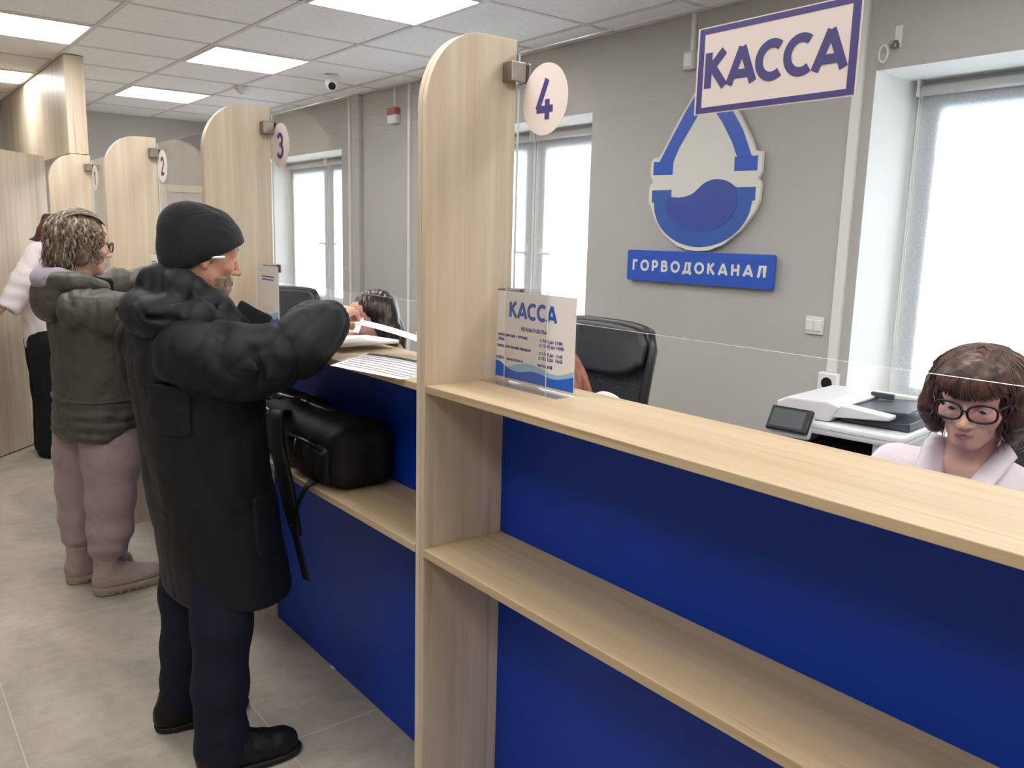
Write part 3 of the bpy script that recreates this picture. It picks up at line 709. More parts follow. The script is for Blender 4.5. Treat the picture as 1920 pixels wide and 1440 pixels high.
# ------------------------------------------------------------------ office chairs
def sweep_back(fn, nu, nv, th):
    g = MB().grid(fn, nu, nv); return g
def chair(ox, oy, ang, label, top=1.2, seat_z=.45, wd=.25, pad=(.72, 1.0)):
    t = thing('office_chair', label, 'office chair', (ox, oy, 0), 'black office chairs behind the counters')
    Rz = rotz(ang); o = np.array((ox, oy, 0))     # local +x is the way the sitter faces
    def tr(p): return Rz@np.array(p, float)+o
    def M(m): m.V = [tuple(tr(v)) for v in m.V]; return m
    # five-star base with castors
    for k in range(5):
        a = 2*PI*k/5+.70; e = (.29*math.cos(a), .29*math.sin(a))
        lg = M(MB().tube([(0, 0, .10), (e[0]*.6, e[1]*.6, .085), (e[0], e[1], .066)], [.03, .024, .018], 8)).obj('base_arm', black_pl, t, smooth=True)
        M(MB().cyl((e[0]-.012*math.sin(a), e[1]+.012*math.cos(a), .028), (e[0]+.012*math.sin(a), e[1]-.012*math.cos(a), .028), .028, 16)).obj('castor', dark_pl, lg)
    M(MB().tube([(0, 0, .08), (0, 0, .25), (0, 0, .25), (0, 0, seat_z-.05)], [.03, .03, .02, .02], 14)).obj('gas_lift', black_pl, t)
    def seat(u, v):
        x = -.22+.46*u; y = (v-.5)*.48*(1-.12*abs(2*u-1)**3); return tr((x, y, seat_z+.012*math.cos(PI*(u-.5))-.02*(2*v-1)**4-.03*max(0, u-.85)/.15))
    sheet('seat', seat, leather, t, 14, 14, .055)
    def back(u, v, off=0):
        z = seat_z+.06+(top-seat_z-.06)*u; s = 2*v-1; w = wd*(1-.05*(2*u-1)**2)*(1-.10*max(0, u-.93)/.07)
        x = -.235-.09*u+.05*math.sin(PI*u)*.5+.035*s*s+off; return tr((x, s*w, z-.012*max(0, u-.8)*s**4*5))
    sheet('backrest', lambda u, v: back(u, v), chair_mesh, t, 20, 14, .004)
    def padf(u, v):
        uu = pad[0]+(pad[1]-pad[0])*u; s = 2*v-1; k = .98-.0*u
        if u < .45: k = .98-.42*(abs(s)>.0)*(1-u/.45)**2*0
        p = np.array(back(uu, .5+.5*s*k, .014)); p[2] += .055*(1-u)*abs(s)**3; return p
    sheet('head_pad', padf, leather, t, 12, 16, .022)
    fr = MB()
    for s in (0, 1):
        fr.tube([back(u, s) for u in np.linspace(0, 1, 14)], .017, 8)
    fr.tube([back(1, v, -.006) for v in np.linspace(0, 1, 12)], .017, 8); fr.tube([back(0, v) for v in np.linspace(0, 1, 8)], .016, 8)
    fr.obj('back_frame', black_pl, t, smooth=True)
    M(MB().tube([(-.10, 0, seat_z-.06), (-.27, 0, seat_z-.04), (-.275, 0, seat_z+.12), (-.262, 0, seat_z+.35)], [.03, .03, .028, .02], 10)).obj('back_support', black_pl, t, smooth=True)
    for s in (-1, 1):
        M(MB().tube([(.02, s*.24, seat_z-.03), (.03, s*.285, seat_z-.01), (.03, s*.285, seat_z+.18)], .016, 8).box((-.13, s*.285-.03, seat_z+.18), (.13, s*.285+.03, seat_z+.205))).obj('armrest', black_pl, t, bevel=.008)
    return t
chair(1.72, 2.065, PI-.06, 'black mesh-back office chair with a wide padded top, behind the desk sign', top=1.193, wd=.268, pad=(.76, 1.0))
chair(2.14, .76, PI, 'black mesh office chair behind the seated woman in glasses', top=1.165, wd=.23, pad=(.9, 1.0))
chair(1.55, 3.90, PI+.9, 'black office chair with a padded top seen beyond the reaching sleeve', top=1.185, wd=.20, pad=(.75, 1.0))

chair(1.92, 2.86, PI-.1, 'low black office chair under the woman with long dark hair', top=.90, wd=.21, pad=(.7, 1.0))

# ------------------------------------------------------------------ side table and printer
t = thing('side_table', 'white table at the window wall that carries the printer', 'table', (2.78, 1.45, 0))
MB().box((2.44, .95, .630), (3.09, 1.85, .655)).obj('table_top', white_pl, t, bevel=.002)
for x in (2.46, 3.05):
    for y in (.98, 1.80): MB().box((x-.02, y-.02, 0), (x+.02, y+.02, .63)).obj("leg", offwhite_pl, t, bevel=.002)
def printer():
    t = thing('printer', 'white office printer with a scanner lid and tilted touch screen', 'printer', (2.735, 1.50, .655))
    Rz = rotz(PI+.13); o = np.array((2.735, 1.50, .656))
    def M(m): m.V = [tuple(Rz@np.array(v)+o) for v in m.V]; return m
    pw = plain('printer_white', (226, 227, 228), .35); pd = plain('printer_graphite', (62, 68, 78), .35); ps = plain('printer_screen', (88, 92, 98), .15)
    M(MB().box((-.20, -.205, 0), (.20, .205, .105)).box((-.20, -.205, .105), (-.10, .205, .19)).box((-.10, -.205, .105), (.19, -.14, .19)).box((-.10, .13, .105), (.185, .205, .19))).obj('body', pw, t, bevel=.006)
    M(MB().box((.2, -.19, .012), (.206, .19, .06))).obj('paper_tray', pw, t, bevel=.004)
    m = MB(); m.prism([(-.09, -.135, .108), (.17, -.135, .108), (.17, -.135, .125), (.02, -.135, .128), (-.09, -.135, .15)], (0, .26, 0)); M(m).obj('output_tray', pd, t, bevel=.003)
    M(MB().box((.187, -.185, .125), (.192, -.178, .145))).obj('usb_port', black_pl, t)
    m = MB(); m.box((-.21, -.21, .19), (.215, .235, .232)); s = M(m).obj('scanner', pw, t, bevel=.012, seg=3)
    m = MB(); m.box((-.212, -.212, .2115), (.2165, .2365, .2130)); M(m).obj('scanner_seam', plain('seam_grey', (150, 152, 154), .5), s)
    m = MB(); m.prism([(-.16, .0, .234), (-.16, .225, .234), (-.16, .225, .262), (-.16, .0, .245)], (.30, 0, 0)); M(m).obj('document_output', pd, t, bevel=.004)
    m = MB(); m.prism([(-.19, -.21, .234), (-.19, -.02, .234), (-.19, .02, .292), (-.19, -.03, .305), (-.19, -.17, .300), (-.19, -.21, .28)], (.38, 0, 0)); a = M(m).obj('document_feeder', pw, t, bevel=.008, seg=3)
    m = MB(); m.prism([(.13, -.03, .25), (.13, .175, .268), (.13, .18, .283), (.13, -.03, .302)], (.055, 0, 0)); M(m).obj('feeder_arm', pw, a, bevel=.005)
    m = MB(); m.prism([(-.19, -.03, .27), (-.19, .20, .283), (-.19, .205, .300), (-.19, -.03, .302)], (.03, 0, 0)); M(m).obj('feeder_arm', pw, a, bevel=.005)
    m = MB(); m.prism([(-.16, -.01, .272), (-.16, .21, .286), (-.16, .21, .294), (-.16, -.01, .281)], (.29, 0, 0)); M(m).obj('feeder_tray', pd, a, bevel=.003)
    M(MB().box((-.12, .0, .288), (-.105, .08, .308))).obj('paper_guide', pd, a, bevel=.003)
    Ry = roty(math.radians(-32)); 
    m = MB(); m.box((-.012, -.075, -.045), (.008, .075, .045)); m.xf(Ry, (.235, -.135, .228)); c = M(m).obj('control_panel', black_pl, t, bevel=.006)
    m = MB(); m.box((.0078, -.062, -.032), (.0095, .055, .033)); m.xf(Ry, (.235, -.135, .228)); M(m).obj('screen', ps, c)
    m = MB(); m.box((-.04, -.07, -.05), (-.0, .07, .03)); m.xf(Ry, (.222, -.135, .225)); M(m).obj('panel_hinge', pw, t, bevel=.01)
printer()
# ------------------------------------------------------------------ smooth solids for people, clothes and soft things
class Sdf:
    """a solid grown from smoothly blended capsules, ellipsoids, boxes and lofts, meshed by surface nets"""
    def __init__(s): s.p = []; s.zk = 1.0; s.set()
    def set(s, M=None, o=(0, 0, 0), sc=1.0):
        s.Mx = np.eye(3) if M is None else np.array(M, float); s.o = np.array(o, float); s.sc = sc; return s
    def w(s, p): return s.o+s.sc*(s.Mx@(np.array(p, float)*(1, 1, s.zk)))
    def put(s, fn, lo, hi, op, k): s.p.append((fn, np.array(lo), np.array(hi), op, k)); return s
    def cap(s, a, b, ra, rb=None, k=.02, op='u'):
        rb = ra if rb is None else rb
        a = s.w(a); b = s.w(b); ra *= s.sc; rb *= s.sc; k *= s.sc; d = b-a; L = float(d@d)+1e-12
        def fn(P):
            q = P-a; t = np.clip(q@d/L, 0, 1); return np.sqrt(((q-t[:, None]*d)**2).sum(1))-(ra+(rb-ra)*t)
        r = max(ra, rb); return s.put(fn, np.minimum(a, b)-r, np.maximum(a, b)+r, op, k)
    def chain(s, pts, rs, k=.02, op='u'):
        for i in range(len(pts)-1): s.cap(pts[i], pts[i+1], rs[i], rs[i+1], k, op)
        return s
    def ell(s, c, r, k=.02, op='u', rot=None):
        c = s.w(c); R = s.Mx if rot is None else s.Mx@np.array(rot); r = np.array(r, float)*s.sc*((1, 1, s.zk) if rot is None else 1); k *= s.sc
        def fn(P):
            q = (P-c)@R; a = np.sqrt(((q/r)**2).sum(1)); b = np.sqrt(((q/r**2)**2).sum(1))+1e-9
            return np.where(a < 1e-4, -r.min(), a*(a-1)/b)
        m = r.max(); return s.put(fn, c-m, c+m, op, k)
    def box(s, c, h, rd=.005, k=.01, op='u', rot=None):
        c = s.w(c); R = s.Mx if rot is None else s.Mx@np.array(rot); rd *= s.sc; h = np.array(h, float)*s.sc-rd; k *= s.sc
        def fn(P):
            q = np.abs((P-c)@R)-h; return np.sqrt((np.maximum(q, 0)**2).sum(1))+np.minimum(q.max(1), 0)-rd
        m = np.linalg.norm(h)+rd; return s.put(fn, c-m, c+m, op, k)
    def loft(s, st, k=.02, op='u', e=2.0, grow=0.0, rnd=.02):
        """stacked ellipses: rows of (z, cx, cy, rx, ry) in the local frame"""
        st = np.array(sorted(st), float); Mi = s.Mx; o = s.o; sc = s.sc; k *= sc
        z0, z1 = st[0, 0], st[-1, 0]
        def fn(P):
            q = (P-o)@Mi/sc; z = q[:, 2]
            cx, cy, rx, ry = (np.interp(z, st[:, 0], st[:, j]) for j in (1, 2, 3, 4))
            rx = rx+grow; ry = ry+grow
            u = np.abs(q[:, 0]-cx)/rx; v = np.abs(q[:, 1]-cy)/ry; rr = (u**e+v**e)**(1/e)
            g = np.sqrt((u/rx)**2+(v/ry)**2)+1e-9
            side = np.where(rr < .15, -.8*np.minimum(rx, ry), (rr-1)*rr/g)
            cap = np.maximum(z0-grow-z, z-z1-grow)
            a = np.maximum(side+rnd, 0); b = np.maximum(cap+rnd, 0)
            return (np.sqrt(a*a+b*b)+np.minimum(np.maximum(side+rnd, cap+rnd), 0)-rnd)*sc
        m = max(st[:, 3].max(), st[:, 4].max())+grow
        c = np.array([[x, y, z] for z, cx, cy, rx, ry in st for x in (cx-rx-grow, cx+rx+grow) for y in (cy-ry-grow, cy+ry+grow)])
        c[:, 2] += np.where(c[:, 2] > (z0+z1)/2, grow, -grow); c = c@Mi.T*sc+o
        return s.put(fn, c.min(0), c.max(0), op, k)
    def ev(s, P, full=False, margin=.03):
        D = np.full(len(P), .5)
        for fn, lo, hi, op, k in s.p:
            if op == 'i':
                D = np.maximum(D, fn(P)); continue
            if full: m = slice(None); Q = P
            else:
                m = np.nonzero(((P > lo-margin-k) & (P < hi+margin+k)).all(1))[0]
                if not len(m): continue
                Q = P[m]
            d = fn(Q); a = D[m]
            if op == 's': d = -d; a, d = -a, -d
            h = np.maximum(k-np.abs(a-d), 0)/max(k, 1e-9); r = np.minimum(a, d)-h*h*k*.25
            D[m] = -r if op == 's' else r
        return D
    def mesh(s, h, disp=None, smooth=1):
        u = [q for q in s.p if q[3] == 'u']
        lo = np.min([q[1] for q in u], 0)-4*h; hi = np.max([q[2] for q in u], 0)+4*h
        for q in s.p:
            if q[3] == 'i': lo = np.maximum(lo, q[1]-4*h); hi = np.minimum(hi, q[2]+4*h)
        B = 8; nb = np.ceil((hi-lo)/h/B).astype(int)+1; n = nb*B
        ctr = np.stack(np.meshgrid(*[np.arange(k) for k in nb], indexing='ij'), -1).reshape(-1, 3)
        dc = s.ev(lo+(ctr*B+B/2)*h, True)
        act = np.abs(dc) < B*h*.87*1.35+.012
        D = np.repeat(np.repeat(np.repeat(np.where(dc < 0, -1., 1.).astype(np.float32).reshape(nb), B, 0), B, 1), B, 2)
        off = np.stack(np.meshgrid(*[np.arange(B)]*3, indexing='ij'), -1).reshape(-1, 3)
        ab = ctr[act]*B
        for c0 in range(0, len(ab), 1500):
            ix = (ab[c0:c0+1500, None, :]+off[None]).reshape(-1, 3); P = lo+ix*h
            d = s.ev(P)
            if disp is not None: d = d+disp(P)
            D[ix[:, 0], ix[:, 1], ix[:, 2]] = d
        D[0] = D[-1] = 1; D[:, 0] = D[:, -1] = 1; D[:, :, 0] = D[:, :, -1] = 1
        S = D < 0; cid = []; pos = []; quads = []; tot = 0
        for ax in range(3):
            sl0 = [slice(None)]*3; sl1 = [slice(None)]*3; sl0[ax] = slice(0, -1); sl1[ax] = slice(1, None)
            X = np.argwhere(S[tuple(sl0)] != S[tuple(sl1)])
            if not len(X): continue
            Y = X.copy(); Y[:, ax] += 1
            a = D[X[:, 0], X[:, 1], X[:, 2]]; b = D[Y[:, 0], Y[:, 1], Y[:, 2]]
            p = X.astype(float); p[:, ax] += np.clip(a/(a-b), .02, .98)
            j, k = (ax+1) % 3, (ax+2) % 3; q = []
            for dj, dk in ((-1, -1), (0, -1), (0, 0), (-1, 0)):
                Z = X.copy(); Z[:, j] += dj; Z[:, k] += dk
                q.append((Z[:, 0]*n[1]+Z[:, 1])*n[2]+Z[:, 2]); cid.append(q[-1]); pos.append(p)
            q = np.stack(q, 1); neg = a > 0; q[neg] = q[neg][:, ::-1]; quads.append(q)
        cid = np.concatenate(cid); pos = np.concatenate(pos); quads = np.concatenate(quads)
        uq, inv = np.unique(cid, return_inverse=True); cnt = np.bincount(inv)
        V = np.stack([np.bincount(inv, pos[:, i])/cnt for i in range(3)], 1)
        F = np.searchsorted(uq, quads)
        for _ in range(smooth):   # light Laplacian pass
            A = np.zeros_like(V); c = np.zeros(len(V))
            for i in range(4):
                np.add.at(A, F[:, i], V[F[:, (i+1) % 4]]+V[F[:, (i+3) % 4]]); np.add.at(c, F[:, i], 2)
            V = .5*V+.5*A/c[:, None]
        return lo+V*h, F
    def obj(s, name, mats, parent, h=.004, disp=None, smooth=1, region=None, label=None):
        V, F = s.mesh(h, disp, smooth)
        fm = None if region is None else region(V[F].mean(1))
        return obj(name, V, F, mats, parent, fm=fm, smooth=True, label=label)

def wob(P, f, seed):    # smooth pseudo-noise, about -1..1
    r = np.random.default_rng(seed); d = np.zeros(len(P))
    for i in range(5):
        k = r.normal(size=3)*f; d += np.sin(P@k+r.uniform(0, 6.28)+1.3*np.sin(P@(r.normal(size=3)*f*.6)+r.uniform(0, 6)))
    return d/3.2

def ridge(P, f, seed, st=(1, 1, 1)):    # sharp creases, 0..1
    return np.clip(1-np.abs(wob(P*np.array(st), f, seed))*1.6, 0, 1)**2

def rmat(yaw, pitch=0, roll=0): return rotz(yaw)@roty(pitch)@rotx(roll)     # +pitch bows the head forward

# ---- flesh
def m_skin(name, base, red):
    m, nt, b = new_mat(name)
    n = N(nt, 'ShaderNodeTexNoise', Scale=22, Detail=4); nt.links.new(coords(nt), n.inputs['Vector'])
    n2 = N(nt, 'ShaderNodeTexNoise', Scale=420, Detail=2); nt.links.new(coords(nt), n2.inputs['Vector'])
    nt.links.new(ramp(nt, n.outputs['Fac'], [(.35, lin(base)), (.68, lin(red))]), b.inputs['Base Color'])
    b.inputs['Roughness'].default_value = .5; b.inputs['Specular IOR Level'].default_value = .35
    b.inputs['Subsurface Weight'].default_value = .12; b.inputs['Subsurface Radius'].default_value = (.012, .005, .003); b.inputs['Subsurface Scale'].default_value = .5
    bump(nt, b, n2.outputs['Fac'], .12, .001)
    return m
skin_a = m_skin('skin_warm', (214, 168, 146), (206, 144, 122))
skin_b = m_skin('skin_fair', (226, 186, 166), (220, 164, 146))
lips = plain('lips', (196, 132, 122), .45)
brow_m = plain('eyebrow_brown', (96, 74, 62), .8)
eye_w = plain('eye_white', (222, 218, 214), .15, spec=.7)
iris_m = plain('iris', (66, 56, 50), .1, spec=.7)

def head(S, s=1.0, fem=False):
    """head in the local frame: +x out of the face, z up, origin between the eyes at ear depth"""
    S.ell((-.014, 0, .036), (.098, .076, .087), .02)
    S.ell((.028, 0, -.035), (.062, .060, .080), .03)
    S.ell((.058, 0, .045), (.038, .052, .045), .03)
    jw = .048 if fem else .054
    for q in (-1, 1):
        S.cap((-.002, q*jw, -.058), (.066, q*.016, -.104), .017, .016, .03)
        S.ell((.062, q*.040, -.030), (.024, .022, .020), .025)
        S.cap((.086, q*.012, .020), (.072, q*.046, .019), .010, .008, .014)
    S.ell((.074, 0, -.104), (.020, .020, .018), .02)
    S.ell((.080, 0, -.072), (.018, .026, .022), .02)
    # nose
    S.chain([(.090, 0, .012), (.100, 0, -.016), (.114, 0, -.040)], [.0075, .0085, .0115], .010)
    for q in (-1, 1): S.ell((.101, q*.0125, -.044), (.011, .0075, .008), .006)
    for q in (-1, 1): S.ell((.108, q*.007, -.0525), (.006, .0035, .004), .003, 's')
    # eye sockets, lids
    for q in (-1, 1):
        S.ell((.094, q*.032, -.002), (.014, .019, .011), .010, 's')
        S.ell((.076, q*.031, -.001), (.0165, .0165, .0150), .004)
        S.box((.092, q*.032, -.0035), (.012, .0135, .0026 if not fem else .0030), .002, .003, 's')
    # mouth
    S.chain([(.087, -.022, -.077), (.0955, -.008, -.0725), (.0955, .008, -.0725), (.087, .022, -.077)], [.003, .0055, .0055, .003], .006)
    S.chain([(.087, -.019, -.079), (.094, 0, -.0835), (.087, .019, -.079)], [.003, .0065, .003], .006)
    S.chain([(.090, -.024, -.0775), (.1005, 0, -.0775), (.090, .024, -.0775)], [.0012, .0018, .0012], .003, 's')
    # ears
    for q in (-1, 1):
        R = rotz(q*.35)@rotx(q*.12)
        S.ell((-.010, q*.076, -.012), (.019, .008, .032), .006, rot=R)
        S.ell((-.005, q*.085, -.008), (.010, .006, .019), .006, 's', R)
        S.ell((-.005, q*.077, -.040), (.009, .006, .010), .006)
def eyes(par, S):
    for q in (-1, 1):
        c = S.w((.0775, q*.031, -.002)); gz = S.Mx@np.array((1, 0, -.62)); gz /= np.linalg.norm(gz)
        V, F = sphere(c, .0137*S.sc, 20, 16); V = np.array(V); F2 = np.array(F)
        d = (V[F2].mean(1)-c)@gz/(.0137*S.sc)
        obj('eye', V, F, [eye_w, iris_m, black_pl], par, fm=np.where(d > .965, 2, np.where(d > .86, 1, 0)), smooth=True)
def brows(par, S, mat, lift=0, th=.0035):
    for q in (-1, 1):
        m = MB(); m.tube([S.w((.0955, q*.014, .020+lift)), S.w((.092, q*.030, .027+lift)), S.w((.078, q*.047, .022+lift))], [th*S.sc, th*S.sc*1.1, .0015*S.sc], 6, flat=.6); m.obj('eyebrow', mat, par, smooth=True)
def lip_region(S):
    c = S.w((.095, 0, -.078)); R = S.Mx
    def f(P):
        q = (P-c)@R/S.sc; return (((q[:, 0]/.016)**2+(q[:, 1]/.0195)**2+(q[:, 2]/.0082)**2) < 1).astype(np.int32)
    return f

def hand(S, wrist, M, sc=1.0, curl=(.5, .55, .6, .65), thumb=((.030, .034, -.006), (.060, .050, -.020), (.088, .046, -.034)), spread=0.0, mir=1):
    """local frame: x along the hand, y to the thumb side, z out of the back of the hand"""
    keep = (S.Mx, S.o, S.sc); S.set(M, wrist, sc)
    S.cap((-.05, 0, 0), (.012, 0, 0), .024, .023, .012)
    thumb = [(x, y*mir, z) for x, y, z in thumb]
    S.box((.048, .004*mir, 0), (.044, .036, .0125), .011, .012); S.ell((.03, .022*mir, -.008), (.03, .018, .014), .012)
    for i, (y, L, r) in enumerate(((.030, .070, .0088), (.0105, .078, .0090), (-.010, .072, .0086), (-.029, .056, .0078))):
        a = curl[i]; y *= mir; p = np.array((.084-.004*abs(i-1), y, .001)); pts = [p]; rs = [r*1.08]; ang = 0
        for f, kk in ((.44, .75), (.31, 1.0), (.25, .7)):
            ang += a*kk; p = p+L*f*np.array((math.cos(ang), spread*(1.5-i), -math.sin(ang))); pts.append(p); rs.append(r*(.98 if f > .4 else .9 if f > .3 else .78))
        S.chain(pts, rs, .003)
        S.ell(pts[0], (.011, .0095, .010), .006)
    S.chain(list(thumb), [.0125, .0105, .0085], .006); S.cap((.012, .02*mir, -.004), thumb[0], .015, .0125, .01)
    S.set(*keep)

# ---- hair from many tapered locks
def locks(m, S, paths, r, n=5, flat=.55, tones=1):
    for i_, (P, k) in enumerate(paths):
        m.mat((i_*7+i_//5) % tones); W = [S.w(p) for p in P]; L = len(W)
        m.tube(W, [max(.0006, r*k*S.sc*min(1, 2.2*(1-i/(L-1))+.08)*min(1, .35+1.6*i/(L-1))) for i in range(L)], n, flat=flat)
def scalp_path(az, th0, th1, drop, R, c, wave=.006, ph=0, curl=0, steps=10, twist=0, lift=0):
    """from near the crown down over the skull (az 0 = front), then hanging free by drop"""
    out = []; f = R[2]*(th1-th0); tot = f+drop
    for i in range(steps+1):
        s = tot*i/steps; a = az+twist*i/steps
        if s <= f: th = th0+s/R[2]; d = 0
        else: th = th1; d = s-f
        wv = wave*math.sin(ph+i*1.25)*(.3+i/steps)
        rx = 1+lift-curl*(d/max(drop, 1e-6))**2 if drop else 1+lift
        out.append((c[0]+(R[0]*rx+wv)*math.sin(th)*math.cos(a)-wv*.6*math.sin(a), c[1]+(R[1]*rx+wv)*math.sin(th)*math.sin(a)+wv*.6*math.cos(a), c[2]+R[2]*math.cos(th)-d))
    return out
def m_hair(name, a, b, rough=.45):
    m, nt, bs = new_mat(name)
    n = N(nt, 'ShaderNodeTexNoise', Scale=70, Detail=3); nt.links.new(coords(nt, (1, 1, .25)), n.inputs['Vector'])
    nt.links.new(ramp(nt, n.outputs['Fac'], [(.35, lin(a)), (.65, lin(b))]), bs.inputs['Base Color'])
    bs.inputs['Roughness'].default_value = rough; bs.inputs['Specular IOR Level'].default_value = .45
    return m
def spectacles(par, S, col, w=.026, h=.020, x=.112, z=-.004, cat=0):
    """a pair of glasses: rims, lenses, bridge and temples in one child with its own parts"""
    e = bpy.data.objects.new('spectacles', None); e.empty_display_size = .02; C.objects.link(e); e.parent = par
    e.location = tuple(S.w((x, 0, z))-world_loc(par))
    for q in (-1, 1):
        P = []
        for k in range(29):
            a = 2*PI*k/28; ca, sa = math.cos(a), math.sin(a)
            yy = w*np.sign(ca)*abs(ca)**.8; zz = h*np.sign(sa)*abs(sa)**.8*(1+cat*ca*(sa > 0))
            P.append(S.w((x-.35*(q*.033+q*yy)**2*6-.0, q*(.034+yy), z+zz)))
        MB().tube(P, .0028*S.sc, 7, caps=False).obj('rim', col, e, smooth=True)
        MB().prism(P[:-1], S.Mx@np.array((-.0012, 0, 0))).obj('lens', lens_m, e)
        MB().tube([S.w((x-.0130, q*(.034+w), z+.010)), S.w((.06, q*.0755, z+.012)), S.w((-.004, q*.083, z+.010)), S.w((-.024, q*.082, z-.012))], .0022*S.sc, 6).obj('temple', col, e, smooth=True)
    MB().tube([S.w((x, -.008, z+.003)), S.w((x+.005, 0, z+.007)), S.w((x, .008, z+.003))], .0022*S.sc, 6).obj('bridge', col, e, smooth=True)
    return e

def shoe(par, name, heel, yawa, L, mat, sole_mat, top=.10, lug=False, lace=None, wd=.044):
    """one shoe: upper, sole and laces; heel = back of the sole on the floor; lug = a chunky boot"""
    S = Sdf(); S.set(rotz(yawa), heel, L/.27); sz = .036 if lug else .020; up = .014 if lug else 0
    S.loft([(sz-.006, .13, 0, .13, wd), (.05+up, .125, 0, .122, wd-.003), (.072+up, .105, 0, .10, wd-.008)], .012, e=2.4)
    S.ell((.212, 0, .042+up), (.050, wd-.005, .034), .02); S.cap((.05, 0, .055+up), (.058, 0, top), .042, .050 if lug else .043, .03); S.cap((.09, 0, .075+up), (.16, 0, .058+up), .036, .031, .02)
    if lug:
        S.chain([(.012, -.03, .075), (.05, -.052, .070), (.12, -.05, .060)], [.002]*3, .004, 's')
        S.box((.062, 0, top+.03), (.07, .07, .028), .004, .008, 's')
    u = S.obj(name, mat, par, .004, lambda P: .0012*wob(P, 55, 3))
    T = Sdf(); T.set(rotz(yawa), heel, L/.27)
    T.loft([(.0, .135, 0, .133, wd+.003), (sz, .137, 0, .138, wd+(.008 if lug else .005))], 0, e=2.6, rnd=.006)
    if lug:
        for i in range(9):
            for q in (-1, 1): T.box((.02+.029*i, q*(wd+.006), .0), (.008, .013, .013), .002, .002, 's')
        T.box((.135, 0, .0235), (.2, .2, .0012), .0005, .002, 's') if False else None
    T.obj('sole', sole_mat, u, .004)
    if lace:
        m = MB()
        for i in range(4):
            x = .098+.018*i; zz = .106+up-.010*i
            m.tube([S.w((x, -.036, zz-.012)), S.w((x+.006, -.018, zz+.006)), S.w((x+.004, .018, zz+.006)), S.w((x, .036, zz-.012))], .003, 6)
        for q in (-1, 1): m.tube([S.w((.100, 0, .116+up)), S.w((.110, q*.020, .130+up)), S.w((.126, q*.032, .116+up)), S.w((.118, q*.010, .110+up))], .0024, 6)
        m.obj('laces', lace, u, smooth=True)
    return u
# ------------------------------------------------------------------ the man in black
def m_fabric(name, col, rough=.75, bmp=.2, scale=900, var=.08, sheen=.0, spec=.25, wr=.25, ws=11):
    return plain(name, col, rough, spec=spec, noise=var, nscale=14, bmp=bmp, bscale=scale, sheen=sheen, wrinkle=wr, wscale=ws)
coat_m = m_fabric('black_coat_nylon', (18, 21, 26), .62, .15, 700, .10, spec=.28, wr=.32, ws=9)
knit_m = m_fabric('black_knit', (27, 27, 31), .95, .5, 520, .25, sheen=.12, wr=0)
trou_m = m_fabric('dark_navy_cloth', (24, 26, 42), .85, .2, 1000, .1)
shoe_m = m_fabric('black_shoe_leather', (20, 20, 22), .5, .3, 300, .2)
shoe_s = plain('black_sole', (16, 16, 17), .7)
beard_m = m_hair('grey_brown_beard', (122, 100, 84), (168, 150, 134), .85)
Y0 = 2.28
man = thing('person', 'standing man in a long black hooded coat and black knit beanie, holding out a paper', 'person', (.70, Y0, 0))
HM = rmat(-.06, .20, 0); HO = (.738, Y0, 1.418); HS = .90
S = Sdf()
S.set(HM, HO, HS); head(S)
S.set()
nk = S.w
S.set(HM, HO, HS); n0 = S.w((-.025, 0, -.06)); S.set()
S.cap(n0, (.695, Y0, 1.20), .052, .058, .03)
S.loft([(.62, .735, Y0, .10, .14), (.80, .73, Y0, .10, .14), (1.0, .715, Y0, .11, .15), (1.16, .70, Y0, .10, .16), (1.22, .69, Y0, .07, .09)], .03)
wr = np.array((1.000, 2.062, 1.250))
S.chain([(.63, 2.11, 1.17), (.845, 2.03, 1.165), wr], [.05, .04, .026], .03)
S.chain([(.65, 2.45, 1.17), (.68, 2.53, .98), (.78, 2.43, .995)], [.05, .04, .026], .03)
# right hand: back up, fingers bent down over the paper
xd = np.array((.78, .48, .22)); xd /= np.linalg.norm(xd); zd = np.array((-.10, -.30, .95)); zd -= xd*np.dot(zd, xd); zd /= np.linalg.norm(zd); yd = np.cross(zd, xd)
hand(S, wr+np.array((-.004, 0, .002)), np.stack([xd, yd, zd], 1), .92, mir=-1, curl=(.62, .66, .72, .80), spread=-.02, thumb=((.028, .036, -.014), (.056, .044, -.034), (.080, .034, -.052)))
xd2 = np.array((.25, -.6, -.35)); xd2 /= np.linalg.norm(xd2); zd2 = np.array((.1, 0, 1.)); zd2 -= xd2*np.dot(zd2, xd2); zd2 /= np.linalg.norm(zd2)
hand(S, (.785, 2.43, .995), np.stack([xd2, np.cross(zd2, xd2), zd2], 1) @ np.diag([1, 1, 1]), .90, curl=(.25, .25, .3, .3), thumb=((.03, -.036, -.008), (.058, -.058, -.014), (.082, -.064, -.018)))
for y, x in ((2.132, .695), (2.408, .69)): S.chain([(.73, Y0+(y-Y0)*.6, .66), (x, y, .36), (x-.012, y, .09)], [.075, .045, .03], .04)
S.set(HM, HO, HS)
body = S.obj('body', [skin_a, lips], man, .0033, region=lip_region(S))
eyes(body, S); brows(body, S, beard_m, th=.004)
# beard: a thin furry shell over chin, jaw and upper lip
B = Sdf(); B.set(HM, HO, HS); head(B); B.p = [q for q in B.p if q[3] == 'u'][:17]
for i, q in enumerate(B.p): B.p[i] = ((lambda f: (lambda P: f(P)-.0022))(q[0]), q[1]-.004, q[2]+.004, q[3], q[4])
B.ell((.036, 0, -.090), (.078, .070, .046), .0, 'i')
B.box((.102, 0, -.078), (.02, .019, .0075), .004, .006, 's')
B.obj('beard', beard_m, man, .003, lambda P: .0022*wob(P, 230, 5))
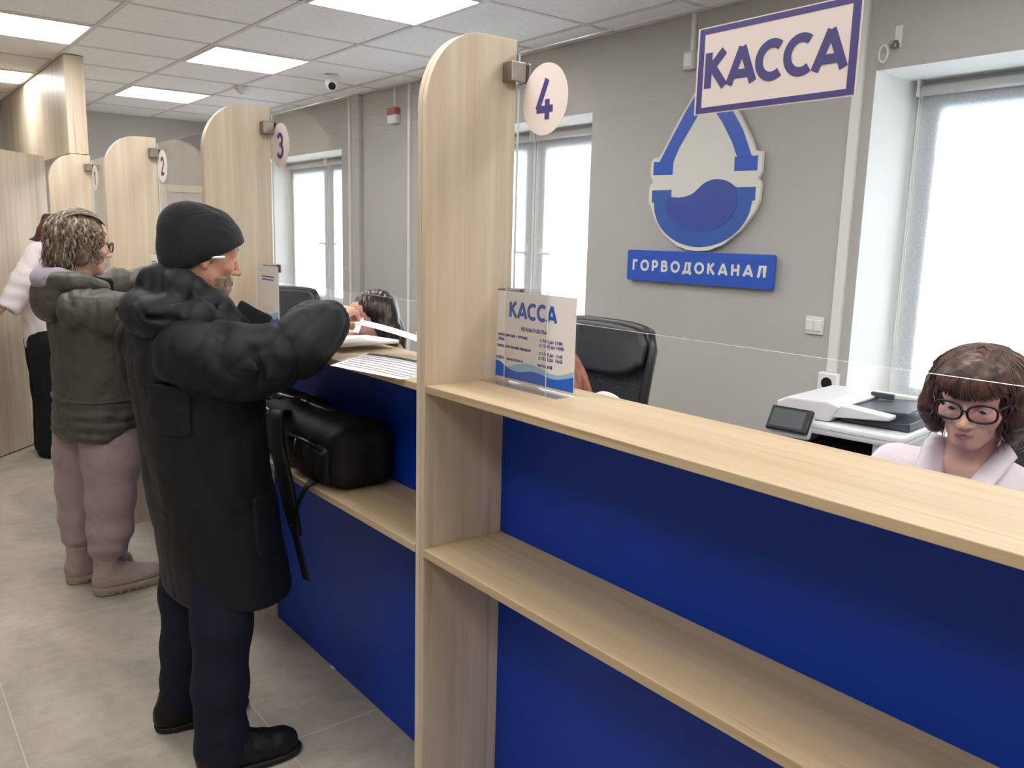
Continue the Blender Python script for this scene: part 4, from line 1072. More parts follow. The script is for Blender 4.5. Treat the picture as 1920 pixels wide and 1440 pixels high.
# sideburn and nape hair below the beanie
B = Sdf(); B.set(HM, HO, HS)
B.ell((-.045, 0, -.03), (.066, .074, .055), .01); B.cap((.012, -.070, .01), (.010, -.072, -.028), .009, .006, .01); B.cap((.012, .070, .01), (.010, .072, -.028), .009, .006, .01)
B.obj('hair', beard_m, man, .0035, lambda P: .0015*wob(P, 200, 9))
# earphone in the right ear
m = MB(); m.tube([S.w((.002, -.084, -.012)), S.w((.008, -.089, -.014))], [.007, .006], 10); m.tube([S.w((.006, -.090, -.013)), S.w((.020, -.094, -.010)), S.w((.040, -.094, -.005))], [.0045, .0040, .0036], 10)
m.obj('earphone', white_pl, man, smooth=True, label='white wireless earphone')
# beanie
HB = rmat(-.06, -.40, 0)
K = Sdf(); K.set(HB, HO, HS)
K.ell((.005, 0, .036), (.120, .095, .094), .02); K.ell((-.050, 0, -.002), (.074, .086, .06), .03)
K.ell((-.016, 0, .108), (.056, .052, .046), .05)
K.loft([(-.022, .010, 0, .116, .095), (.012, .009, 0, .1205, .0985), (.040, .007, 0, .1195, .0975)], .006, rnd=.008)
for a, b in (((.03, -.01, .165), (.085, -.05, .095)), ((.03, .02, .17), (.09, .035, .10))): K.cap(a, b, .005, .003, .016, 's')
K.box((.0, 0, -.094), (.2, .2, .075), .01, .006, 's')
bean = K.obj('beanie', knit_m, man, .004, lambda P: .0012*wob(P, 60, 2)+.0006*np.sin(((P-np.array(HO))@HB)[:, 1]*900), label='black knit beanie')
# coat
ST = [(.47, .776, Y0, .166, .225), (.56, .767, Y0, .166, .220), (.66, .747, Y0, .164, .215), (.85, .728, Y0, .157, .212), (1.0, .713, Y0, .160, .217), (1.12, .70, Y0, .158, .215), (1.20, .69, Y0, .135, .195), (1.26, .69, Y0, .095, .13)]
K = Sdf(); K.loft(ST, .02, e=2.3, rnd=.02)
K.cap((.66, 2.13, 1.185), (.72, 2.10, 1.16), .085, .085, .05); K.cap((.66, 2.43, 1.185), (.70, 2.45, 1.16), .085, .085, .05)
K.chain([(.640, 2.085, 1.172), (.74, 2.035, 1.150), (.812, 2.015, 1.158)], [.090, .090, .090], .03)
K.chain([(.645, 2.47, 1.172), (.665, 2.52, 1.06), (.69, 2.54, .98)], [.090, .086, .080], .03)
K.loft([(.40, .776, Y0, .140, .195), (.60, .755, Y0, .14, .18)], .01, 's')
K.cap((.70, 1.98, .47), (.62, 2.0, .47), .018, .018, .02, 's')
def folds(P):
    d = .0022*wob(P, 16, 11)+.0010*wob(P, 45, 12)
    z = P[:, 2]; low = np.clip((.95-z)/.3, 0, 1)
    d += low*.0022*np.sin(28*P[:, 0]+24*z+3*wob(P, 7, 4))*.6
    arm = np.exp(-((P[:, 1]-2.0)/.12)**2)*np.clip((z-1.02)/.05, 0, 1)
    d += arm*.0028*np.sin(70*(P[:, 0]*.75+P[:, 2]*.55)+5*wob(P, 9, 6))
    d += .0060*ridge(P, 10, 77, (1, 1, .7))+.0030*ridge(P, 26, 78)-.002
    d += np.clip((P[:, 2]-1.04)/.05, 0, 1)*.0055*ridge(P, 21, 79, (1.6, .5, .9))
    return d
# seams: side seam, yoke, armhole
K.chain([(.655, 2.052, 1.14), (.69, 2.055, 1.0), (.70, 2.062, .8), (.715, 2.055, .5)], [.004]*4, .006, 's')
K.chain([(.735, 1.955, 1.21), (.765, 1.945, 1.13), (.74, 1.95, 1.06)], [.004]*3, .008, 's')
coat = K.obj('coat', coat_m, man, .0062, folds)
# forearms are puffy sleeves that overlap the elbow with a sharp crease
for nm, pts, rs in (('sleeve', [(.884, 2.008, 1.184), (.922, 2.018, 1.216), (.952, 2.03, 1.233), (.985, 2.04, 1.246)], [.084, .074, .065, .055]), ('sleeve', [(.695, 2.535, .975), (.73, 2.49, .98), (.77, 2.445, .992)], [.076, .066, .050])):
    K = Sdf(); K.chain(pts, rs, .03)
    e = np.array(pts[-1])-np.array(pts[-2]); e /= np.linalg.norm(e)
    K.cap(np.array(pts[-1])+e*.03, np.array(pts[-1])+e*.12, .034, .04, .008, 's')
    sl = K.obj(nm, coat_m, coat, .005, lambda P: .0025*wob(P, 30, 21)+.0055*ridge(P, 17, 23, (1.5, .6, 1.0))+.002*ridge(P, 42, 24)-.002)
    K = Sdf(); K.cap(np.array(pts[-1])-e*.03, np.array(pts[-1])+e*.024, .047, .043, .01); K.cap(np.array(pts[-1])+e*.018, np.array(pts[-1])+e*.08, .036, .038, .004, 's')
    K.obj('cuff', knit_m, sl, .004)
# hood lying on the shoulders, built of rolled folds
K = Sdf()
K.ell((.612, Y0, 1.268), (.078, .150, .066), .03)
K.ell((.585, Y0-.03, 1.250), (.052, .105, .052), .03)
K.chain([(.622, Y0, 1.345), (.660, 2.200, 1.325), (.735, 2.185, 1.270), (.800, 2.205, 1.218)], [.040, .042, .042, .036], .03)
K.chain([(.622, Y0, 1.345), (.660, 2.365, 1.325), (.735, 2.375, 1.270), (.800, 2.355, 1.218)], [.040, .042, .042, .036], .03)
K.chain([(.590, 2.17, 1.255), (.66, 2.115, 1.250), (.75, 2.150, 1.215)], [.045, .048, .034], .03)
K.chain([(.590, 2.39, 1.255), (.66, 2.445, 1.250), (.75, 2.41, 1.215)], [.045, .048, .034], .03)
K.chain([(.575, 2.13, 1.300), (.65, 2.13, 1.302), (.75, 2.155, 1.252)], [.005]*3, .02, 's')
K.chain([(.56, 2.15, 1.262), (.61, 2.09, 1.255)], [.005]*2, .02, 's')
K.chain([(.63, 2.09, 1.222), (.71, 2.09, 1.214), (.77, 2.13, 1.190)], [.004]*3, .012, 's')
K.cap((.712, Y0, 1.30), (.70, Y0, 1.5), .060, .075, .015, 's')
K.obj('hood', coat_m, coat, .0052, lambda P: .0026*wob(P, 26, 31)+.005*ridge(P, 20, 33)+.002*ridge(P, 45, 34)-.002)
K = Sdf()
K.chain([(.655, 2.255, 1.325), (.71, 2.212, 1.292), (.775, 2.212, 1.256), (.835, 2.235, 1.222)], [.020, .021, .020, .016], .015)
K.box((.838, 2.215, 1.232), (.052, .008, .042), .006, .012, rot=roty(.5)@rotz(.1))
K.box((.845, 2.30, 1.215), (.030, .008, .034), .006, .012, rot=roty(.55)@rotz(-.2))
K.obj('collar', knit_m, coat, .0045, lambda P: .0012*wob(P, 50, 41))
# patch pocket flap on the right hip
K = Sdf(); K.loft(ST, .02, e=2.3, grow=.007)
K.box((.590, 2.12, 1.030), (.055, .12, .066), .010, .0, 'i', rot=rotz(-.5))
K.obj('pocket_flap', coat_m, coat, .005, lambda P: .0012*wob(P, 40, 17))
K = Sdf(); K.loft(ST, .02, e=2.3, grow=.006)
K.box((.84, 2.07, .70), (.055, .10, .085), .010, .0, 'i', rot=rotz(.5))
K.obj('patch_pocket', coat_m, coat, .005, lambda P: .0012*wob(P, 40, 18))
m = MB()
for (x, z) in ((.86, .742), (.80, .545)):
    a = (x-.765)/.178; y = Y0-.222*math.sqrt(max(0, 1-abs(a)**2.3))-.004
    m.tube([(x-.006, y-.006, z), (x+.006, y-.006, z)], .005, 10)
m.obj('snap_button', steel, coat, smooth=True) if False else None
# trousers
K = Sdf()
K.chain([(.735, 2.20, .66), (.705, 2.135, .42), (.692, 2.128, .25), (.688, 2.128, .10), (.690, 2.128, .055)], [.105, .078, .070, .066, .064], .03)
K.chain([(.72, 2.36, .66), (.70, 2.405, .42), (.685, 2.410, .25), (.672, 2.412, .13), (.672, 2.412, .095)], [.105, .078, .066, .058, .055], .03)
K.obj('trousers', trou_m, man, .005, lambda P: .0022*wob(P, 22, 51)+np.clip((.22-P[:, 2])/.1, 0, 1)*.004*np.sin(60*P[:, 2]+20*P[:, 0]+2*wob(P, 14, 52)))
shoe(man, 'shoe', (.622, 2.135, 0), -.16, .285, shoe_m, shoe_s, .085, lace=shoe_m, wd=.047)
shoe(man, 'shoe', (.588, 2.415, 0), -.02, .28, shoe_m, shoe_s, .095, wd=.046)

# ------------------------------------------------------------------ backpack on the shelf
bag_m = m_fabric('black_bag_nylon', (19, 19, 21), .6, .25, 800, .15)
bag_g = plain('black_bag_gloss', (26, 26, 29), .28, spec=.6, noise=.1, nscale=30)
t = thing('backpack', 'black backpack lying on the shelf with its straps hanging down', 'backpack', (1.07, 2.3, .7735))
K = Sdf()
K.box((1.075, 2.32, .862), (.090, .32, .085), .045, .03); K.box((1.060, 2.50, .890), (.075, .14, .078), .05, .05)
K.box((1.085, 2.08, .862), (.08, .085, .088), .05, .03); K.box((1.06, 2.3, .7438), (.4, .6, .0335), .001, .004, 's')
K.chain([(.985, 2.62, .955), (1.02, 2.45, .955), (1.06, 2.30, .945)], [.004]*3, .012, 's')
K.chain([(.985, 2.10, .875), (.985, 2.28, .872)], [.003]*2, .006, 's')
K.obj('bag_body', bag_m, t, .0055, lambda P: .004*wob(P, 18, 61)+.0018*wob(P, 50, 62))
K = Sdf(); K.box((.998, 2.18, .838), (.026, .135, .052), .022, .01); K.obj('front_pocket', bag_m, t, .005, lambda P: .0028*wob(P, 30, 63))
m = MB(); m.tube([(.975, 2.30, .888), (.972, 2.2, .892), (.978, 2.08, .886)], .004, 8); m.tube([(.968, 2.225, .888), (.962, 2.224, .868), (.962, 2.223, .840)], [.003, .004, .003], 8)
m.obj('zip', bag_g, t, smooth=True)
K = Sdf(); K.chain([(1.00, 2.64, .945), (1.03, 2.50, .962), (1.07, 2.36, .955), (1.10, 2.22, .942)], [.016, .018, .016, .010], .01); K.chain([(.975, 2.62, .920), (.985, 2.48, .925), (1.0, 2.34, .915)], [.012, .014, .010], .01)
K.obj('top_opening', bag_g, t, .0045, lambda P: .0022*wob(P, 60, 64))
def strap(name, pts, w, th, mat=bag_m):
    pts = [np.array(p, float) for p in pts]
    def fn(u, v):
        s = u*(len(pts)-1); i = min(int(s), len(pts)-2); f = s-i
        p0, p1, p2, p3 = (pts[max(0, min(len(pts)-1, j))] for j in (i-1, i, i+1, i+2))
        p = .5*((2*p1)+(-p0+p2)*f+(2*p0-5*p1+4*p2-p3)*f*f+(-p0+3*p1-3*p2+p3)*f**3)
        ww = w if not hasattr(w, '__len__') else np.interp(s, range(len(w)), w)
        return p+np.array((.15, -1, .1))*(v-.5)*ww
    sheet(name, fn, mat, t, 34, 4, th)
strap('shoulder_strap', [(1.0, 2.36, .945), (.955, 2.34, .945), (.942, 2.316, .86), (.940, 2.266, .773), (.938, 2.225, .70), (.936, 2.19, .642), (.938, 2.175, .615)], [.05, .06, .066, .07, .065, .05, .03], .012)
strap('webbing_end', [(.932, 2.185, .645), (.930, 2.147, .605), (.928, 2.112, .560), (.926, 2.080, .515)], .034, .003)
strap('adjuster_strap', [(1.12, 2.06, .790), (1.085, 2.16, .784), (1.02, 2.165, .784), (.958, 2.120, .782), (.938, 2.125, .750), (.934, 2.158, .695), (.934, 2.165, .64)], [.03, .036, .036, .03, .018, .014, .014], .003)
# ------------------------------------------------------------------ the grey-haired woman
jack_m = m_fabric('grey_olive_jacket', (72, 70, 64), .5, .15, 600, .08, spec=.4, wr=.40, ws=10)
mauve = m_fabric('mauve_sweatpants', (158, 138, 140), .9, .25, 900, .06, sheen=.1)
lilac = m_fabric('lilac_hoodie', (150, 140, 154), .9, .25, 900, .06, sheen=.1)
boot_m = m_fabric('mauve_boot_leather', (164, 146, 142), .6, .2, 200, .06)
boot_s = plain('taupe_sole', (158, 146, 128), .75)
hair1 = m_hair('grey_brown_hair', (88, 74, 60), (122, 106, 88), .55); hair1b = m_hair('mid_grey_hair', (112, 97, 81), (142, 128, 112), .55); hair1c = m_hair('pale_grey_hair', (150, 138, 124), (182, 171, 158), .55)
black_cl = m_fabric('black_cloth', (22, 23, 28), .8, .2, 800, .1)
spec_m = plain('dark_spectacle_frame', (42, 26, 32), .3)
Y1 = 3.63
wom = thing('person', 'grey-haired woman in glasses, grey-olive jacket and mauve trousers, leaning on the counter', 'person', (.70, Y1, 0))
HM = rmat(.16, .10, 0); HO = (.712, Y1, 1.412); HS = .93
S = Sdf(); S.set(HM, HO, HS); head(S, fem=True); n0 = S.w((-.025, 0, -.06)); S.set()
S.cap(n0, (.69, Y1, 1.22), .048, .054, .03)
S.loft([(.66, .72, Y1, .10, .14), (.85, .73, Y1, .10, .13), (1.05, .725, Y1, .10, .15), (1.18, .70, Y1, .09, .16), (1.23, .69, Y1, .06, .09)], .03)
S.chain([(.66, 3.47, 1.18), (.86, 3.43, 1.15), (.95, 3.455, 1.20), (1.04, 3.485, 1.230)], [.05, .038, .032, .025], .03)
S.chain([(.68, 3.79, 1.19), (.87, 3.83, 1.235), (1.05, 3.81, 1.268)], [.05, .038, .025], .03)
for wv_, ty in (((1.045, 3.487, 1.231), 1), ((1.055, 3.81, 1.270), -1)):
    x_ = np.array((.98, .05*ty, -.12)); x_ /= np.linalg.norm(x_); z_ = np.array((.1, 0, 1.)); z_ -= x_*np.dot(z_, x_); z_ /= np.linalg.norm(z_)
    hand(S, wv_, np.stack([x_, np.cross(z_, x_), z_], 1), .84, curl=(.2, .22, .25, .3), thumb=((.03, .036*ty, -.008), (.058, .058*ty, -.014), (.082, .064*ty, -.018)))
for y, x in ((3.535, .715), (3.724, .650)): S.chain([(.72, Y1+(y-Y1)*.8, .70), (x+.02, y, .40), (x, y, .10)], [.085, .05, .030], .04)
S.set(HM, HO, HS)
S.obj('body', [skin_b, lips], wom, .0036, region=lip_region(S))
eyes(wom, S); brows(wom, S, brow_m)
spectacles(wom, S, spec_m)
# wavy hair combed back from the forehead
K = Sdf(); K.set(HM, HO, HS); K.ell((-.028, 0, .036), (.102, .088, .096), .02); K.ell((-.080, 0, -.055), (.058, .082, .078), .05)
K.cap((-.02, -.075, .0), (-.018, -.078, -.075), .030, .022, .03); K.cap((-.02, .075, .0), (-.018, .078, -.075), .030, .022, .03)
K.ell((.098, 0, -.035), (.075, .090, .095), .02, 's'); K.box((.06, 0, -.14), (.07, .12, .05), .02, .03, 's')
K.obj('hair', hair1, wom, .004, lambda P: .0035*wob(P, 75, 71)+.0016*wob(P, 160, 72))
m = MB(); rr = random.Random(5); paths = []
for i in range(420):
    az = rr.uniform(.62, 2*PI-.62); back = abs(az-PI) < 1.3
    paths.append((scalp_path(az+rr.uniform(-.1, .1), rr.uniform(.0, .9), rr.uniform(1.7, 2.0), rr.uniform(.06, .135) if back else rr.uniform(.04, .10), (.108+rr.uniform(-.006, .006), .094+rr.uniform(-.005, .007), .102), (-.028, 0, .036), rr.uniform(.008, .017), rr.uniform(0, 6), rr.uniform(-.2, .35), 15, rr.uniform(-.25, .25)), rr.uniform(.8, 1.5)))
for i in range(90):   # swept back from the brow
    y = rr.uniform(-.062, .062); P = []
    for k in range(10):
        s_ = k/9; th = .98-2.0*s_; P.append((-.02+.107*math.sin(th), y*(1+.25*math.sin(PI*s_)), .030+(.112+rr.uniform(0, .003))*math.cos(th)*math.sqrt(max(.1, 1-(y/.1)**2))))
    paths.append((P, rr.uniform(.8, 1.3)))
locks(m, S, paths, .0052, tones=7); m.obj('hair_locks', [hair1, hair1b, hair1, hair1b, hair1, hair1c, hair1b], wom, smooth=True)
# jacket
SJ = [(.645, .715, Y1, .140, .205), (.72, .725, Y1, .150, .212), (.84, .73, Y1, .152, .212), (.98, .735, Y1, .150, .212), (1.10, .725, Y1, .148, .214), (1.19, .705, Y1, .125, .19), (1.25, .70, Y1, .085, .12)]
K = Sdf(); K.loft(SJ, .02, e=2.25, rnd=.03)
K.chain([(.655, 3.450, 1.175), (.76, 3.425, 1.155), (.86, 3.42, 1.145)], [.082, .082, .072], .035)
K.chain([(.86, 3.42, 1.145), (.95, 3.45, 1.216), (1.02, 3.475, 1.236)], [.072, .056, .049], .02)
K.chain([(.675, 3.80, 1.18), (.78, 3.83, 1.21), (.88, 3.84, 1.235), (1.02, 3.82, 1.262)], [.085, .074, .068, .056], .03)
K.cap((1.045, 3.486, 1.231), (1.10, 3.505, 1.237), .036, .036, .006, 's'); K.cap((1.045, 3.815, 1.268), (1.1, 3.81, 1.275), .036, .036, .006, 's')
K.loft([(.56, .715, Y1, .118, .185), (.76, .72, Y1, .12, .18)], .01, 's')
K.box((.83, Y1, .600), (.10, .3, .075), .04, .03, 's'); K.chain([(.800, 3.40, .64), (.790, 3.42, .70)], [.020, .006], .012, 's')
K.chain([(.70, 3.405, 1.12), (.75, 3.40, 1.065), (.82, 3.38, 1.07)], [.004]*3, .02, 's'); K.chain([(.735, 3.36, 1.20), (.775, 3.335, 1.15), (.77, 3.34, 1.10)], [.004]*3, .016, 's'); K.chain([(.80, 3.36, 1.19), (.835, 3.345, 1.13)], [.004]*2, .016, 's')
K.chain([(.765, 3.425, 1.05), (.775, 3.418, .90), (.785, 3.415, .74)], [.004]*3, .008, 's')
def quilt(P):
    z = P[:, 2]; x = P[:, 0]
    low = np.clip((.82-z)/.06, 0, 1)*np.clip((x-.3)/.1, 0, 1)
    d = .0022*wob(P, 18, 81)+.0012*wob(P, 45, 82)
    d -= low*.009*np.abs(np.sin((z-.645+.010*np.sin(9*x))*PI/.046))
    d += low*.003*np.sin(70*x+40*P[:, 1]+3*wob(P, 12, 83))*.6
    d += .0065*ridge(P, 11, 88, (1, 1, .9))+.003*ridge(P, 30, 89)-.002
    d += np.clip((z-1.06)/.05, 0, 1)*.0065*ridge(P, 20, 90, (1.7, .5, .8))
    arm = np.clip((z-1.08)/.04, 0, 1)*np.clip((x-.66)/.05, 0, 1)
    d += arm*.0026*np.sin(62*(x*.9-z*.3)+5*wob(P, 10, 84))
    return d
jk = K.obj('jacket', jack_m, wom, .0062, quilt)
K = Sdf(); K.loft(SJ, .02, e=2.25, grow=.006, rnd=.03); K.box((.70, Y1, .815), (.3, .4, .0075), .003, 0, 'i'); K.obj('waist_seam', jack_m, jk, .0045, lambda P: .002*wob(P, 40, 85))
K = Sdf(); K.ell((.598, Y1, 1.215), (.072, .150, .085), .03); K.ell((.575, Y1-.02, 1.170), (.045, .11, .060), .04)
K.chain([(.60, 3.52, 1.275), (.66, 3.475, 1.265), (.75, 3.51, 1.245)], [.034, .040, .030], .03); K.chain([(.60, 3.74, 1.275), (.66, 3.785, 1.265), (.75, 3.75, 1.245)], [.034, .040, .030], .03)
K.ell((.625, Y1, 1.31), (.062, .10, .045), .02, 's'); K.chain([(.545, 3.50, 1.20), (.62, 3.455, 1.205), (.70, 3.45, 1.21)], [.004]*3, .015, 's')
K.obj('hood', jack_m, jk, .0055, lambda P: .0025*wob(P, 30, 86))
K = Sdf(); K.ell((.588, Y1, 1.285), (.058, .12, .040), .03); K.ell((.566, Y1-.03, 1.262), (.034, .09, .034), .03); K.chain([(.61, 3.53, 1.295), (.70, 3.53, 1.275)], [.028, .022], .03); K.chain([(.61, 3.73, 1.295), (.70, 3.73, 1.275)], [.028, .022], .03)
K.ell((.655, Y1, 1.325), (.05, .075, .035), .02, 's'); K.obj('hoodie_hood', lilac, jk, .005, lambda P: .002*wob(P, 40, 87), label='lilac sweatshirt hood')
K = Sdf(); K.chain([(.66, 3.545, 1.262), (.73, 3.545, 1.272), (.79, 3.585, 1.262), (.805, 3.63, 1.245)], [.016, .018, .016, .014], .01); K.cap((.79, 3.585, 1.262), (.80, 3.60, 1.215), .014, .014, .01)
K.obj('collar', black_cl, jk, .0042)
# sweatpants
K = Sdf()
K.chain([(.745, 3.545, .72), (.750, 3.530, .56), (.740, 3.528, .40), (.730, 3.532, .27), (.722, 3.533, .215)], [.115, .108, .090, .084, .074], .03)
K.chain([(.69, 3.72, .72), (.680, 3.73, .56), (.668, 3.735, .40), (.660, 3.73, .275), (.655, 3.725, .22)], [.112, .103, .086, .080, .070], .03)
K.cap((.718, 3.534, .20), (.716, 3.534, .188), .064, .062, .012); K.cap((.653, 3.724, .205), (.651, 3.724, .195), .061, .059, .012)
K.obj('trousers', mauve, wom, .0055, lambda P: .003*wob(P, 16, 91)+.003*ridge(P, 14, 93, (1, 1, 1.6))+np.clip((.30-P[:, 2])/.12, 0, 1)*.005*np.sin(70*P[:, 2]+14*P[:, 0]+2*wob(P, 12, 92)))
shoe(wom, 'boot', (.655, 3.535, 0), .02, .275, boot_m, boot_s, .195, lug=True, lace=boot_m, wd=.048)
shoe(wom, 'boot', (.590, 3.722, 0), .10, .275, boot_m, boot_s, .195, lug=True, lace=boot_m, wd=.048)

# ------------------------------------------------------------------ the woman in the white blouse, bent into the doorway
blouse_m = m_fabric('white_blouse', (222, 214, 218), .8, .15, 500, .04)
hair2 = m_hair('dark_red_brown_hair', (58, 34, 30), (86, 50, 42), .4)
wb = thing('person', 'person in a white blouse and black trousers, bent over by the open door', 'person', (.94, 6.07, 0))
HM = rmat(.3, .75, 0); HO = (1.105, 6.07, 1.455); HS = .92
S = Sdf(); S.set(HM, HO, HS); head(S, fem=True); n0 = S.w((-.03, 0, -.06)); S.set()
S.cap(n0, (.99, 6.07, 1.34), .045, .05, .03)
S.loft([(.70, .94, 6.07, .09, .13), (.95, .93, 6.07, .085, .12), (1.18, .94, 6.07, .09, .14), (1.32, .97, 6.07, .08, .13)], .03)
S.chain([(.93, 5.97, 1.30), (.81, 5.93, 1.10), (.66, 5.90, .95)], [.045, .036, .025], .03)
S.chain([(.99, 6.18, 1.30), (1.12, 6.24, 1.12), (1.16, 6.16, 1.0)], [.045, .036, .025], .03)
x_ = np.array((-.75, -.15, -.55)); x_ /= np.linalg.norm(x_); z_ = np.array((0, -1, 0.)); z_ -= x_*np.dot(z_, x_); z_ /= np.linalg.norm(z_)
hand(S, (.66, 5.90, .95), np.stack([x_, np.cross(z_, x_), z_], 1), .85)
x_ = np.array((.2, -.3, -.9)); x_ /= np.linalg.norm(x_); z_ = np.array((1, 0, 0.)); z_ -= x_*np.dot(z_, x_); z_ /= np.linalg.norm(z_)
hand(S, (1.16, 6.16, 1.0), np.stack([x_, np.cross(z_, x_), z_], 1), .85)
for y in (5.99, 6.14): S.chain([(.94, y, .72), (.945, y, .42), (.935, y, .06)], [.075, .05, .035], .03); S.cap((.925, y, .035), (1.05, y-.02, .03), .034, .028, .02)
S.set(HM, HO, HS); S.obj('body', [skin_b, lips], wb, .0045, region=lip_region(S)); eyes(wb, S); brows(wb, S, hair2)
K = Sdf()
K.loft([(.70, .938, 6.07, .115, .150), (.85, .930, 6.07, .115, .148), (1.05, .932, 6.07, .118, .155), (1.22, .950, 6.07, .112, .165), (1.33, .975, 6.07, .085, .14), (1.37, .985, 6.07, .05, .08)], .03)
K.chain([(.925, 5.965, 1.30), (.83, 5.925, 1.14), (.735, 5.905, .985)], [.080, .076, .070], .04); K.cap((.72, 5.90, .965), (.66, 5.89, .87), .056, .06, .006, 's')
K.chain([(1.0, 6.18, 1.29), (1.09, 6.23, 1.16)], [.075, .068], .04)
K.loft([(.6, .94, 6.07, .098, .132), (.80, .935, 6.07, .095, .13)], .006, 's'); K.cap((.90, 5.90, .68), (.905, 5.94, .80), .012, .004, .004, 's'); K.box((1.02, 6.0, .70), (.09, .2, .035), .004, .01, 's')
K.obj('blouse', blouse_m, wb, .006, lambda P: .0035*wob(P, 20, 101)+.0022*np.sin(45*P[:, 0]+50*P[:, 2]+4*wob(P, 9, 102)))
K = Sdf(); K.chain([(.94, 6.0, .74), (.945, 5.985, .42), (.935, 5.985, .05)], [.115, .095, .098], .03); K.chain([(.94, 6.14, .74), (.95, 6.15, .42), (.945, 6.15, .05)], [.115, .095, .098], .03)
K.box((.94, 6.07, -.05), (.3, .3, .056), .001, .002, 's'); K.obj('trousers', black_cl, wb, .007, lambda P: .003*wob(P, 20, 103))
K = Sdf(); K.set(HM, HO, HS); K.ell((-.026, 0, .04), (.104, .088, .096), .02); K.ell((.098, 0, -.03), (.062, .080, .095), .01, 's'); K.set()
K.chain([(1.07, 6.02, 1.54), (1.00, 5.99, 1.51), (.955, 5.985, 1.44), (.925, 5.985, 1.395), (.885, 5.98, 1.392)], [.05, .042, .030, .016, .007], .02)
K.obj('hair', hair2, wb, .005, lambda P: .003*wob(P, 50, 104))

# ------------------------------------------------------------------ clerks behind the counter
coat_w = m_fabric('pale_lab_coat', (226, 216, 222), .8, .12, 700, .03)
jean = black_cl
def clerk(label, loc, HM, HO, HS, zk, torso, arms, yawb, coatm=coat_w, h=.004, skin=skin_b, lean=0):
    """a seated person facing the counter (towards -x): body, coat, trousers, shoes; hair is added after"""
    t = thing('person', label, 'person', loc)
    S = Sdf(); S.set(HM, HO, HS); S.zk = zk; head(S, fem=True); n0 = S.w((-.025, 0, -.06)); S.set(); S.zk = 1.0
    (bx, by, bz), (sx, sy, sz) = torso     # hip and base of the neck
    S.cap(n0, (sx, sy, sz-.01), .046, .054, .03)
    f = lambda u: (bx+(sx-bx)*u, by+(sy-by)*u, bz+(sz-bz)*u)
    R = rotz(yawb)
    for q in (-1, 1):
        hip = np.array((bx, by, bz))+R@np.array((.02, q*.09, .02)); kn = np.array((bx, by, bz))+R@np.array((.36, q*.10, .0)); an = kn+R@np.array((-.05, 0, -.36)); an[2] = .08
        S.chain([hip, kn, an], [.07, .05, .035], .03); S.cap(an+np.array((0, 0, -.045)), an+R@np.array((.14, 0, -.05)), .033, .026, .02)
    S.loft([(bz-.06, bx, by, .09, .14), (bz+.15, f(.3)[0], f(.3)[1], .09, .125), (f(.8)[2], f(.8)[0], f(.8)[1], .09, .15), (sz, sx, sy, .06, .08)], .03)
    for a, ty in zip(arms, (1, -1)):
        S.chain(a, [.046, .036, .024], .03)
        x_ = np.array(a[2])-np.array(a[1]); x_[2] *= .4; x_ /= np.linalg.norm(x_); z_ = np.array((0, 0, 1.)); z_ -= x_*np.dot(z_, x_); z_ /= np.linalg.norm(z_)
        hand(S, a[2], np.stack([x_, np.cross(z_, x_), z_], 1), .84, curl=(.3, .35, .4, .45), thumb=((.03, -.036*ty, -.008), (.058, -.056*ty, -.014), (.082, -.062*ty, -.018)))
    S.set(HM, HO, HS); S.zk = zk
    S.obj('body', [skin, lips], t, h, region=lip_region(S)); eyes(t, S)
    K = Sdf(); K.loft([(bz-.08, bx, by, .135, .185), (bz+.12, f(.25)[0], f(.25)[1], .128, .165), (f(.72)[2], f(.72)[0], f(.72)[1], .122, .185), (f(.92)[2], f(.92)[0], f(.92)[1], .095, .165), (sz+.012, sx, sy, .062, .085)], .03, rnd=.03)
    for a in arms:
        a = [np.array(p) for p in a]; K.chain(a, [.070, .058, .044], .045); e = (a[2]-a[1])/np.linalg.norm(a[2]-a[1]); K.cap(a[2]+e*.02, a[2]+e*.08, .028, .03, .004, 's')
    ft = np.array((sx, sy, sz))+R@np.array((.055, 0, .03)); lo_ = np.array((sx, sy, sz))+R@np.array((.125, 0, -.145))
    K.cap(ft+np.array((0, 0, .02)), lo_, .050, .010, .012, 's'); K.cap(n0, (sx, sy, sz-.0), .053, .060, .01, 's')
    c = K.obj('lab_coat', coatm, t, h+.001, lambda P: .0022*wob(P, 24, 111)+.0012*np.sin(60*P[:, 0]+50*P[:, 2]+4*wob(P, 9, 112)))
    K = Sdf()
    for q in (-1, 1):
        hip = np.array((bx, by, bz))+R@np.array((.02, q*.09, .01)); kn = np.array((bx, by, bz))+R@np.array((.36, q*.10, -.0)); an = kn+R@np.array((-.05, 0, 0)); an[2] = .10
        K.chain([hip, kn, an], [.095, .072, .056], .03)
    K.obj('trousers', jean, t, .007)
    for q in (-1, 1):
        kn = np.array((bx, by, 0))+R@np.array((.265, q*.10, 0)); shoe(t, 'shoe', (kn[0], kn[1], 0), yawb, .245, shoe_m, shoe_s, .07, wd=.042)
    return t, S, c

